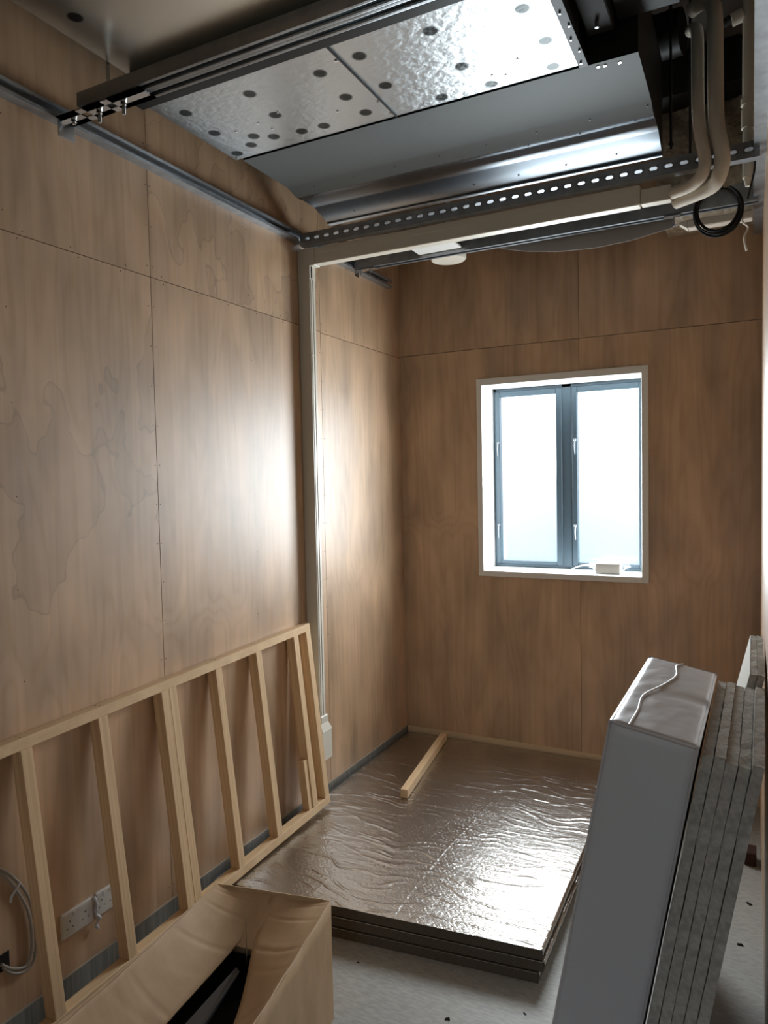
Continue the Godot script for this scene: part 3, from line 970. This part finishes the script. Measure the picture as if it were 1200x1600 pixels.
# rounded slab standing on its lower right edge: local x to the left of the lean, y up, z towards the back
func build_slabs() -> void:
	var rng := RandomNumberGenerator.new()
	rng.seed = 21
	var phi := deg_to_rad(10.18)
	var psi := deg_to_rad(-0.9)
	var base := Basis(Vector3.UP, psi)
	var turn := base * Basis(Vector3(0, 0, 1), -phi)
	# white wrapped pack: bottom edge at origin, thickness towards -x, length towards -z
	var p := thing("wrapped_pack", "thick white plastic-wrapped pack leaning on the grey slabs", "insulation pack", Vector3(1.714, 0.001, 2.533), turn)
	var st := S(true)
	var T := 0.196; var H := 1.2; var L := 0.655
	var n1 := FastNoiseLite.new()
	n1.seed = 5
	n1.frequency = 3.0
	pack_face(st, Vector3(-T, 0, 0), Vector3(T, 0, 0), Vector3(0, H, 0), Vector3(0, 0, 1), n1, 20, 90)
	pack_face(st, Vector3(-T, 0, -L), Vector3(0, 0, L), Vector3(0, H, 0), Vector3(-1, 0, 0), n1, 40, 60)
	pack_face(st, Vector3(-T, H, 0), Vector3(T, 0, 0), Vector3(0, 0, -L), Vector3(0, 1, 0), n1, 24, 50)
	pack_face(st, Vector3(0, 0, 0), Vector3(0, 0, -L), Vector3(0, H, 0), Vector3(1, 0, 0), n1, 30, 30)
	pack_face(st, Vector3(0, 0, -L), Vector3(-T, 0, 0), Vector3(0, H, 0), Vector3(0, 0, -1), n1, 10, 30)
	pack_face(st, Vector3(-T, 0, -L), Vector3(T, 0, 0), Vector3(0, 0, L), Vector3(0, -1, 0), n1, 10, 20)
	part(p, "wrap", st, M.wrap)
	st = S(true)
	tube(st, curve([Vector3(-T + 0.045, H + 0.002, -0.004), Vector3(-T + 0.047, H + 0.003, -0.12), Vector3(-T + 0.042, H + 0.003, -0.24), Vector3(-T + 0.075, H + 0.003, -0.38), Vector3(-T + 0.095, H + 0.003, -0.50), Vector3(-T + 0.085, H + 0.003, -0.60), Vector3(-T + 0.10, H + 0.002, -0.65)], 5), 0.0028, 8)
	part(p, "weld_seam", st, M.wrap, "raised wavy seam of the plastic wrap")
	# grey slabs behind it
	var step := 0.0245
	var slab_turn := Basis(Vector3.UP, deg_to_rad(-0.7)) * Basis(Vector3(0, 0, 1), -phi)
	var words := ["grey mineral-fibre slab pressed against the white wrapped pack", "second grey mineral-fibre slab counting from the white pack", "middle one of five grey mineral-fibre slabs beside the white pack", "fourth grey mineral-fibre slab counting from the white pack", "grey mineral-fibre slab resting directly on the wall, last of five"]
	for i in 5:
		var x := 1.714 + (0.006 + (i + 1) * step) / cos(phi)
		var s := thing("fibre_slab", words[i], "insulation slab", Vector3(x, 0.001, 2.525 - rng.randf_range(0.0, 0.012) + 0.004 * i), slab_turn, "grey slabs beside the white pack")
		part(s, "slab", slab_mesh(step - 0.0015, 1.174 + rng.randf_range(-0.006, 0.006), 0.63 + rng.randf_range(-0.012, 0.012), 100 + i), M.wool)
	# pair further along the wall
	var phi2 := deg_to_rad(13.4)
	var turn2 := Basis(Vector3(0, 0, 1), -phi2)
	words = ["pale-faced slab standing behind the grey slabs", "thin grey slab between the pale-faced slab and wall"]
	for i in 2:
		var s := thing("fibre_slab", words[i], "insulation slab", Vector3(ROOM_W - 0.004 - 1.222 * sin(phi2) - (0.0 if i == 1 else 0.0205), 0.001, 1.87), turn2)
		part(s, "slab", slab_mesh(0.0185, 1.215, 0.56, 120 + i), M.wool)
		if i == 0:
			var f := S()
			bx(f, Vector3(-0.0200, 0.003, -0.558), Vector3(-0.0187, 1.213, -0.002))
			part(s, "facing", f, M.wool_face, "pale facing")

func pack_face(st: SurfaceTool, o: Vector3, a: Vector3, b: Vector3, n: Vector3, noise: FastNoiseLite, na: int, nb: int) -> void:
	var g := []
	for j in nb + 1:
		var row := []
		for i in na + 1:
			var s := float(i) / na
			var t := float(j) / nb
			# crowd the grid to the edges so that they round
			var p := o + a * s + b * t
			var d := minf(minf(s, 1 - s) * a.length(), minf(t, 1 - t) * b.length())
			var e := clampf(1.0 - d / 0.012, 0.0, 1.0)
			var amp := 0.0007 * (1.0 - e)
			p += n * (noise.get_noise_3d(p.x * 6.0, p.y * 3.0, p.z * 4.0) * amp * 2.0 + noise.get_noise_3d(p.x * 9.0 + p.y * 14.0, p.y * 3.0, p.z * 9.0) * amp)
			if absf(n.y) > 0.5 and n.y > 0:
				var zz := (p.z + 0.33) / 0.03
				p += n * (-0.008 * exp(-zz * zz) * clampf((p.x + 0.16) / 0.16, 0.0, 1.0))
			p -= n * e * e * 0.006
			row.append(p)
		g.append(row)
	for j in nb:
		for i in na:
			var c: Vector3 = (g[j][i] + g[j + 1][i + 1]) * 0.5 - n
			quad(st, g[j][i], g[j][i + 1], g[j + 1][i + 1], g[j + 1][i], c)

func slab_mesh(t: float, h: float, l: float, seed_: int) -> SurfaceTool:
	var st := S()
	var rng := RandomNumberGenerator.new()
	rng.seed = seed_
	var nj := 36
	var ring_prev := []
	# wall of the slab as stacked rings with ragged edges
	for j in nj + 1:
		var y := h * j / nj
		var k := 0.0
		var r := []
		for q in [[-t, 0.0], [0.0, 0.0], [0.0, -l], [-t, -l]]:
			r.append(Vector3(q[0] + rng.randf_range(-0.0011, 0.0011) * (1.0 if q[0] < 0 else 0.3), y + (rng.randf_range(-0.003, 0.001) if j == nj else 0.0), q[1] + rng.randf_range(-0.003, 0.003)))
		if j > 0:
			var c := Vector3(-t / 2, y - h / nj / 2, -l / 2)
			for i in 4:
				quad(st, ring_prev[i], ring_prev[(i + 1) % 4], r[(i + 1) % 4], r[i], c)
		ring_prev = r
		if j == 0:
			quad(st, r[0], r[1], r[2], r[3], Vector3(-t / 2, 0.5, -l / 2))
	# top as short strips with chips
	var n := 14
	var a: Vector3 = ring_prev[0]; var b: Vector3 = ring_prev[1]
	for k in n:
		var s := float(k + 1) / n
		var d := ring_prev[0].lerp(ring_prev[3], s) as Vector3
		var e := ring_prev[1].lerp(ring_prev[2], s) as Vector3
		if k < n - 1:
			d += Vector3(rng.randf_range(-0.001, 0.001), rng.randf_range(-0.002, 0.002), 0)
			e += Vector3(rng.randf_range(-0.001, 0.001), rng.randf_range(-0.002, 0.002), 0)
		quad(st, a, b, e, d, Vector3(0, 0, 0))
		a = d; b = e
	return st

func build_carton() -> void:
	var c := thing("cardboard_carton", "long open cardboard carton with sagging flaps and black inside", "cardboard box")
	# plan corners at the top: back-left, back-right, front-right, front-left
	var far_l := Vector3(0.391, 0.400, 2.345); var far_r := Vector3(0.796, 0.400, 2.265)
	var near_r := Vector3(0.985, 0.395, 3.30); var near_l := Vector3(0.47, 0.40, 3.40)
	var t := 0.004
	var wall := func(a: Vector3, b: Vector3, sag: float, bow: float, called: String) -> void:
		var st := S(true)
		var n := 24
		var inw := (b - a).cross(Vector3.UP).normalized()
		var g := []
		var ny := 8
		for i in n + 1:
			var s := float(i) / n
			var top: Vector3 = a.lerp(b, s)
			top.y -= sag * sin(PI * s)
			var col := []
			for j in ny + 1:
				var v := float(j) / ny
				var p := Vector3(top.x, top.y * v, top.z)
				p += inw * (bow * sin(PI * s) * (0.35 + 0.65 * v) + 0.0015 * sin(s * 40.0) * v)
				col.append(p)
			g.append(col)
		var mid := (a + b) * 0.5 + Vector3(0, -0.2, 0)
		for i in n:
			for j in ny:
				quad(st, g[i][j], g[i + 1][j], g[i + 1][j + 1], g[i][j + 1], mid - inw * 0.5)
				quad(st, g[i][j] - inw * t, g[i + 1][j] - inw * t, g[i + 1][j + 1] - inw * t, g[i][j + 1] - inw * t, mid + inw * 0.5)
			quad(st, g[i][ny], g[i + 1][ny], g[i + 1][ny] - inw * t, g[i][ny] - inw * t, mid)
		part(c, called, st, M.card)
	wall.call(far_l, far_r, 0.0, 0.0, "end_panel")
	wall.call(far_r, near_r, 0.008, 0.004, "side_panel")
	wall.call(near_r, near_l, 0.0, 0.0, "end_panel")
	wall.call(near_l, far_l, 0.006, 0.012, "side_panel")
	var st := S()
	var q := [far_l, far_r, near_r, near_l]
	for i in 4:
		q[i].y = 0.003
	quad(st, q[0], q[1], q[2], q[3], Vector3(0.6, -1, 2.8))
	part(c, "bottom_panel", st, M.black)
	st = S()
	for y in [0.17]:
		quad(st, q[0] + Vector3(0.01, y, 0.01), q[1] + Vector3(-0.01, y, 0.01), q[2] + Vector3(-0.01, y, -0.01), q[3] + Vector3(0.01, y, -0.01), Vector3(0.6, -1, 2.8))
	part(c, "inner_liner", st, M.black, "black plastic lining")
	# flaps: rim line -> inner edge line, sagging
	var flap := func(rim: Array, inner: Array, seed_: int) -> void:
		var rc := curve(rim, 34)
		var ic := curve(inner, 34)
		var nz := rc.size() - 1
		var nx := 10
		var n1 := FastNoiseLite.new()
		n1.seed = seed_
		n1.frequency = 1.0
		var folds := []
		var fr := RandomNumberGenerator.new()
		fr.seed = seed_
		for k in 9:
			folds.append([0.06 + k * 0.10 + fr.randf_range(-0.03, 0.03), fr.randf_range(-0.06, 0.06), fr.randf_range(0.0012, 0.0042)])
		var g := []
		for i in nz + 1:
			var row := []
			var r: Vector3 = rc[i]; var e: Vector3 = ic[i]
			for k in nx + 1:
				var s := float(k) / nx
				var p := r.lerp(e, s)
				p.y -= 0.022 * sin(PI * s) * (0.4 + 0.6 * float(i) / nz)
				for fo in folds:
					var dd: float = (float(i) / nz - fo[0] - fo[1] * (s - 0.5)) / 0.007
					p.y += (-fo[2] * exp(-absf(dd)) + fo[2] * 0.35 * exp(-pow(dd * 0.35, 2.0))) * clampf(s * 6.0, 0.0, 1.0)
				p.y += n1.get_noise_2d(s * 1.2, i * 0.025) * 0.003 * clampf(s * 4.0, 0.0, 1.0)
				row.append(p)
			g.append(row)
		var s2 := S(true)
		for i in nz:
			for k in nx:
				var dn := Vector3(0, -t, 0)
				var mid: Vector3 = g[i][k] + Vector3(0, -1, 0)
				quad(s2, g[i][k], g[i][k + 1], g[i + 1][k + 1], g[i + 1][k], mid)
				quad(s2, g[i][k] + dn, g[i][k + 1] + dn, g[i + 1][k + 1] + dn, g[i + 1][k] + dn, mid + Vector3(0, 2, 0))
			quad(s2, g[i][nx], g[i + 1][nx], g[i + 1][nx] + Vector3(0, -t, 0), g[i][nx] + Vector3(0, -t, 0), g[i][nx - 1])
		part(c, "flap", s2, M.card)
	flap.call([far_l, Vector3(0.405, 0.398, 2.55), Vector3(0.425, 0.395, 2.80), Vector3(0.445, 0.398, 3.1), near_l], [Vector3(0.588, 0.392, 2.306), Vector3(0.560, 0.302, 2.447), Vector3(0.545, 0.245, 2.755), Vector3(0.56, 0.22, 3.05), Vector3(0.60, 0.22, 3.36)], 3)
	flap.call([far_r, Vector3(0.835, 0.394, 2.47), Vector3(0.880, 0.388, 2.72), Vector3(0.93, 0.388, 3.0), near_r], [Vector3(0.592, 0.392, 2.305), Vector3(0.612, 0.318, 2.425), Vector3(0.722, 0.247, 2.676), Vector3(0.79, 0.23, 3.0), Vector3(0.85, 0.23, 3.3)], 8)
	st = S()
	var fa := Vector3(0.540, 0.388, 2.318); var fb := Vector3(0.650, 0.388, 2.296); var fc := Vector3(0.640, 0.296, 2.446); var fd := Vector3(0.535, 0.292, 2.452)
	for dy in [0.0, -t]:
		quad(st, fa + Vector3(0, dy, 0), fb + Vector3(0, dy, 0), fc + Vector3(0, dy, 0), fd + Vector3(0, dy, 0), Vector3(0.6, -1.0 if dy == 0.0 else 2.0, 2.4))
	quad(st, fc, fd, fd + Vector3(0, -t, 0), fc + Vector3(0, -t, 0), fa)
	part(c, "end_flap", st, M.card)
	# what sticks out of it
	var m := thing("metal_strip", "grey folded metal strip lying inside the open carton", "metal strip")
	st = S()
	var a := Vector3(0.592, 0.262, 2.498); var b := Vector3(0.618, 0.266, 2.515)
	var d := Vector3(0.655, 0.205, 2.86); var e := Vector3(0.575, 0.210, 2.84)
	var cc := Vector3(0.6, -1.0, 2.7)
	quad(st, a, b, d, e, cc)
	quad(st, a - Vector3(0, 0.002, 0), b - Vector3(0, 0.002, 0), d - Vector3(0, 0.002, 0), e - Vector3(0, 0.002, 0), Vector3(0.6, 2.0, 2.7))
	quad(st, b, d, d - Vector3(0, 0.02, 0), b - Vector3(0, 0.004, 0), Vector3(0.0, 0.2, 2.7))
	part(m, "sheet", st, mat(Color(0.40, 0.42, 0.44), 0.4, 0.7))
	m = thing("wire_rod", "thin white rod standing up out of the open carton", "rod")
	st = S(true)
	tube(st, [Vector3(0.627, 0.174, 2.492), Vector3(0.626, 0.430, 2.487)], 0.0018, 8)
	part(m, "rod", st, M.zinc)

func build_sockets() -> void:
	var zs := [[2.607, "double wall socket under clear film, neighbouring the cable loop"], [2.480, "double wall socket under clear film, farther from the cable loop"]]
	for q in zs:
		var s := thing("wall_socket", q[1], "socket", Vector3(0.0, 0.322, q[0]), Basis.IDENTITY, "white double sockets low on the plywood")
		var st := S()
		var w := 0.062 if q[0] > 2.55 else 0.048
		bx(st, Vector3(0, -0.043, -w), Vector3(0.011 if q[0] > 2.55 else 0.008, 0.043, w), 0.004)
		var plate := part(s, "plate", st, M.socket)
		var face := 0.0115 if q[0] > 2.55 else 0.0085
		st = S()
		for k in [-0.5, 0.5]:
			var zc: float = k * w
			cyl(st, Vector3(face - 0.002, 0.010, zc), Vector3(face, 0.010, zc), 0.0034, 8)
			cyl(st, Vector3(face - 0.002, -0.012, zc - 0.011), Vector3(face, -0.012, zc - 0.011), 0.0030, 8)
			cyl(st, Vector3(face - 0.002, -0.012, zc + 0.011), Vector3(face, -0.012, zc + 0.011), 0.0030, 8)
		part(plate, "pin_holes", st, M.black).set_meta("kind", "stuff")
		for k in [-0.5, 0.5]:
			st = S()
			box(st, Vector3(face + 0.001, 0.030, k * w * 0.5), Vector3(0.005, 0.013, 0.010), 0.0015)
			part(plate, "switch", st, M.socket)
		# crumpled film
		var n := FastNoiseLite.new()
		n.seed = 3
		n.frequency = 1.0
		var f := S(true)
		var g := []
		for j in 9:
			var row := []
			for i in 13:
				var z := lerpf(-w - 0.006, w + 0.006, i / 12.0)
				var y := lerpf(-0.049, 0.049, j / 8.0)
				var e := 1.0 if (i in [0, 12] or j in [0, 8]) else 0.0
				row.append(Vector3(face + 0.006 + n.get_noise_2d(z * 90.0, y * 90.0 + q[0] * 9.0) * 0.003 - e * 0.010, y, z))
			g.append(row)
		for j in 8:
			for i in 12:
				quad(f, g[j][i], g[j][i + 1], g[j + 1][i + 1], g[j + 1][i], Vector3(-1, 0, 0))
		part(s, "film", f, M.film, "crumpled clear film")
	# twisted tail of film between them
	var tw := thing("plastic_twist", "twisted knot of clear film between the two sockets", "plastic film")
	var st2 := S(true)
	tube(st2, curve([Vector3(0.015, 0.365, 2.542), Vector3(0.020, 0.335, 2.535), Vector3(0.016, 0.305, 2.538), Vector3(0.024, 0.285, 2.530), Vector3(0.014, 0.262, 2.536), Vector3(0.020, 0.246, 2.530)], 3), [0.004, 0.006, 0.003, 0.006, 0.004, 0.007, 0.005, 0.003, 0.006, 0.008, 0.005, 0.003, 0.006, 0.007, 0.004, 0.003], 7)
	part(tw, "film", st2, M.wrap)
	# opening in the wall and loops of cable
	var h := thing("back_box", "black square cut-out box in the plywood with cable loops", "electrical box", Vector3(0.0, 0.335, 2.885))
	st2 = S()
	bx(st2, Vector3(0.0, -0.027, -0.035), Vector3(0.003, 0.027, 0.035), 0.001)
	part(h, "opening", st2, M.black)
	var k2 := 0
	for o in [0.0, 0.014]:
		var cb := thing("cable_loop", ["outer loop of pale cable hanging from the back box", "inner loop of pale cable hanging from the back box"][k2], "cable", Vector3.ZERO, Basis.IDENTITY, "pale cables at the back box")
		st2 = S(true)
		tube(st2, curve([Vector3(0.008, 0.660 - o, 2.93), Vector3(0.010, 0.622 - o, 2.865), Vector3(0.012, 0.530 - o, 2.800 + o), Vector3(0.013, 0.440, 2.772 + o), Vector3(0.013, 0.350, 2.766 + o), Vector3(0.012, 0.285 + o, 2.776 + o), Vector3(0.012, 0.270 + o, 2.81), Vector3(0.010, 0.290 + o, 2.850), Vector3(0.008, 0.322 + o, 2.876 + o * 0.4)], 5), 0.0048, 9)
		part(cb, "sheath", st2, M.cable)
		k2 += 1
	var tie := thing("cable_tie", "frayed pale tie around the cable loops", "cable tie")
	st2 = S(true)
	tube(st2, curve([Vector3(0.018, 0.560, 2.815), Vector3(0.022, 0.548, 2.830), Vector3(0.018, 0.530, 2.845), Vector3(0.020, 0.515, 2.850)], 4), 0.004, 7)
	part(tie, "strap", st2, M.wrap)

func build_small_things() -> void:
	var rng := RandomNumberGenerator.new()
	rng.seed = 12
	# package and paper on the window sill
	var p := thing("wrapped_parcel", "small white plastic-wrapped parcel standing on the window sill", "parcel", Vector3(1.285, 1.2035, -0.075))
	var st := S()
	box(st, Vector3(0, 0.032, 0), Vector3(0.145, 0.064, 0.075), 0.006)
	part(p, "body", st, M.paper)
	st = S(true)
	var n := FastNoiseLite.new()
	n.seed = 6
	n.frequency = 1.0
	for side in [-1.0, 1.0]:
		st = S(true)
		tube(st, [Vector3(side * 0.070, 0.036, 0), Vector3(side * 0.088, 0.046, 0.008), Vector3(side * 0.112, 0.062 if side > 0 else 0.040, 0.004)], [0.030, 0.022, 0.032 if side > 0 else 0.012], 9, false, 0.8)
		part(p, "wrapper_tail", st, M.film, "twisted clear wrapper")
	p = thing("paper_leaflet", "curled white leaflet lying next to the sill parcel", "paper", Vector3(1.120, 1.2035, -0.070))
	st = S(true)
	var g := []
	for i in 9:
		var row := []
		var s := i / 8.0
		for j in 5:
			var t := j / 4.0 - 0.5
			row.append(Vector3(-0.07 + 0.14 * s, 0.004 + 0.038 * sin(s * 1.9) + 0.012 * t * t, t * (0.018 + 0.075 * s)))
		g.append(row)
	for i in 8:
		for j in 4:
			quad(st, g[i][j], g[i][j + 1], g[i + 1][j + 1], g[i + 1][j], Vector3(0, -1, 0))
			quad(st, g[i][j] - Vector3(0, 0.003, 0), g[i][j + 1] - Vector3(0, 0.003, 0), g[i + 1][j + 1] - Vector3(0, 0.003, 0), g[i + 1][j] - Vector3(0, 0.003, 0), Vector3(0, 1, 0))
	part(p, "sheet", st, M.paper)
	# coil of cable hanging from the channel
	var c := thing("cable_coil", "coil of dark cable hung in front of the deep channel", "cable coil", Vector3(1.890, 2.945, 0.690))
	st = S(true)
	for k in 9:
		var r := 0.082 + 0.017 * rng.randf() + (0.010 if k > 6 else 0.0)
		var off := Vector3(rng.randf_range(-0.004, 0.004), -0.010 - (r - 0.08) * 0.8, rng.randf_range(-0.012, 0.012))
		var pts := []
		for i in 41:
			var a := TAU * i / 40.0
			pts.append(off + Vector3(cos(a) * r, sin(a) * r * 1.1, 0.006 * sin(a * 2.0 + k)))
		tube(st, pts, 0.0042, 7, false)
	part(c, "loops", st, M.rubber)
	st = S(true)
	tube(st, curve([Vector3(0.012, 0.07, 0.02), Vector3(0.014, 0.10, 0.024), Vector3(0.012, 0.112, 0.0)], 4), 0.004, 7)
	part(c, "tie", st, M.wrap, "pale cable tie")
	# long white fitting behind the coil
	c = thing("light_batten", "pale tapered batten fitting behind the cable coil", "light fitting", Vector3(1.72, 2.93, 0.52))
	st = S()
	box(st, Vector3(0.17, 0.0, 0), Vector3(0.27, 0.036, 0.06), 0.004)
	var ex := [Vector3(0.035, -0.018, -0.03), Vector3(0.035, 0.018, -0.03), Vector3(0.035, 0.018, 0.03), Vector3(0.035, -0.018, 0.03)]
	var tip := [Vector3(0.0, 0.008, -0.02), Vector3(0.0, 0.018, -0.02), Vector3(0.0, 0.018, 0.02), Vector3(0.0, 0.008, 0.02)]
	for i in 4:
		quad(st, ex[i], ex[(i + 1) % 4], tip[(i + 1) % 4], tip[i], Vector3(0.03, 0.01, 0))
	quad(st, tip[0], tip[1], tip[2], tip[3], Vector3(0.5, 0, 0))
	part(c, "body", st, M.hose)
	# hook bolt
	c = thing("hook_bolt", "small zinc hook bolt clipped under the deep channel", "bolt", Vector3(1.700, 2.945, 0.655))
	st = S()
	box(st, Vector3(0, 0.0, 0), Vector3(0.07, 0.012, 0.03), 0.002)
	part(c, "clip", st, M.zinc)
	st = S()
	cyl(st, Vector3(0.006, -0.045, 0), Vector3(0.006, 0.0, 0), 0.004, 8)
	cyl(st, Vector3(0.004, -0.045, 0), Vector3(0.022, -0.045, 0), 0.004, 8)
	part(c, "shank", st, M.zinc)
	# round cap and flat plate above the channel
	c = thing("ceiling_rose", "round beige cap half hidden behind the deep channel", "ceiling fitting", Vector3(0.545, 3.0, 0.50))
	st = S(true)
	tube(st, [Vector3(0, 0.05, 0), Vector3(0, -0.028, 0), Vector3(0, -0.036, 0)], [0.098, 0.098, 0.090], 32)
	part(c, "cap", st, M.hose)
	st = S(true)
	tube(st, [Vector3(0, 0.05, 0), Vector3(0, 0.70, 0)], 0.012, 10)
	part(c, "stem", st, M.hose)
	c = thing("flat_panel", "small flat white panel lodged above the deep channel", "panel", Vector3(0.565, 2.970, 0.800))
	st = S()
	box(st, Vector3(0, 0, 0), Vector3(0.24, 0.012, 0.28), 0.002)
	part(c, "plate", st, M.white_paint)
	# sagging grey sheet
	c = thing("hanging_sheet", "dull grey sheet sagging below the deep channel before the window wall", "sheet")
	st = S(true)
	g = []
	for i in 25:
		var s := i / 24.0
		var x := lerpf(0.86, 1.695, s)
		var bot := 2.968 - 0.085 * pow(sin(PI * clampf(s * 0.82 + 0.02, 0.0, 1.0)), 0.8)
		var row := []
		for j in 7:
			var t := j / 6.0
			row.append(Vector3(x, lerpf(3.04, bot, t), 0.52 + 0.05 * t * t + 0.004 * sin(s * 30.0)))
		g.append(row)
	for i in 24:
		for j in 6:
			quad(st, g[i][j], g[i][j + 1], g[i + 1][j + 1], g[i + 1][j], Vector3(1.2, 3.0, -2))
			quad(st, g[i][j] - Vector3(0, 0, 0.003), g[i][j + 1] - Vector3(0, 0, 0.003), g[i + 1][j + 1] - Vector3(0, 0, 0.003), g[i + 1][j] - Vector3(0, 0, 0.003), Vector3(1.2, 3.0, 3))
	part(c, "sheet", st, M.grey_sheet)
	# wrapped insulation in the corner void
	c = thing("wrapped_duct", "crinkled plastic-wrapped duct in the void behind the lagged pipes", "duct")
	st = S(true)
	n.seed = 19
	g = []
	for i in 31:
		var row := []
		for j in 31:
			var x := lerpf(1.62, 2.055, i / 30.0)
			var y := lerpf(3.04, 3.50, j / 30.0)
			row.append(Vector3(x, y, 0.55 - 0.10 * pow(j / 30.0, 2.0) + n.get_noise_2d(x * 9.0 + y * 5.0, y * 3.0) * 0.03 + n.get_noise_2d(x * 30.0, y * 8.0) * 0.008))
		g.append(row)
	for i in 30:
		for j in 30:
			quad(st, g[i][j], g[i + 1][j], g[i + 1][j + 1], g[i][j + 1], Vector3(1.8, 3.2, -5))
	for i in 30:
		quad(st, g[i][0], g[i + 1][0], Vector3(g[i + 1][0].x, 3.04, 0.02), Vector3(g[i][0].x, 3.04, 0.02), Vector3(1.8, 4, 0.2))
	part(c, "wrapping", st, M.crinkle)
	st = S()
	bx(st, Vector3(1.62, 3.50, 0.05), Vector3(2.055, 3.69, 0.60), 0.004)
	part(c, "casing", st, M.rubber, "black duct casing")
	c = thing("plastic_flap", "loose crinkled pale plastic flap under the slotted strut by the wall", "plastic film")
	st = S(true)
	g = []
	for i in 15:
		var row := []
		for j in 9:
			var x := lerpf(1.915, 2.0, i / 14.0)
			var y := lerpf(2.955, 3.03, j / 8.0) + (x - 1.915) * 0.15
			row.append(Vector3(x, y, 0.86 + n.get_noise_2d(x * 40.0, y * 14.0) * 0.02))
		g.append(row)
	for i in 14:
		for j in 8:
			quad(st, g[i][j], g[i + 1][j], g[i + 1][j + 1], g[i][j + 1], Vector3(1.8, 3.0, -5))
			quad(st, g[i][j] - Vector3(0, 0, 0.002), g[i + 1][j] - Vector3(0, 0, 0.002), g[i + 1][j + 1] - Vector3(0, 0, 0.002), g[i][j + 1] - Vector3(0, 0, 0.002), Vector3(1.8, 3.0, 5))
	part(c, "film", st, M.crinkle)
	# dangling strap
	c = thing("dangling_tag", "pale strap dangling from the corner below the drain pipe", "strap", Vector3(1.995, 2.86, 0.62))
	st = S(true)
	tube(st, curve([Vector3(0.006, 0.06, 0), Vector3(-0.012, 0.02, 0.005), Vector3(0.012, -0.01, 0), Vector3(-0.004, -0.05, 0), Vector3(0.006, -0.11, 0.004)], 4), 0.008, 7, true, 0.4)
	part(c, "strap", st, M.hose)
	# floor litter
	var spots := [[1.139, 2.105, 0.008, "black crumb on the vinyl before the foil stack, the largest"], [1.361, 1.972, 0.005, "black crumb on the vinyl between foil stack and white pack"], [0.738, 1.99, 0.005, "dark splinter on the vinyl under the foil stack edge"], [2.020, 0.985, 0.010, "dark crumb on the vinyl behind the leaning slabs"], [1.991, 1.285, 0.010, "small dark crumb on the vinyl close to the grey slabs"]]
	for q in spots:
		var d := thing("floor_crumb", q[3], "crumb", Vector3(q[0], 0.0, q[1]))
		st = S()
		box(st, Vector3(0, q[2] * 0.3, 0), Vector3(q[2] * 2.0, q[2] * 0.6, q[2] * 0.9), q[2] * 0.2, Basis(Vector3.UP, rng.randf() * 3.0))
		box(st, Vector3(q[2] * 0.9, q[2] * 0.25, q[2] * 0.2), Vector3(q[2] * 0.9, q[2] * 0.5, q[2] * 0.7), q[2] * 0.2, Basis(Vector3.UP, rng.randf() * 3.0))
		part(d, "crumb", st, M.debris)
	c = thing("brown_offcut", "reddish brown offcut on the floor against the wall behind the slabs", "offcut", Vector3(2.025, 0.0, 0.62))
	st = S()
	box(st, Vector3(0, 0.03, 0), Vector3(0.05, 0.06, 0.09), 0.004)
	part(c, "block", st, M.brown)
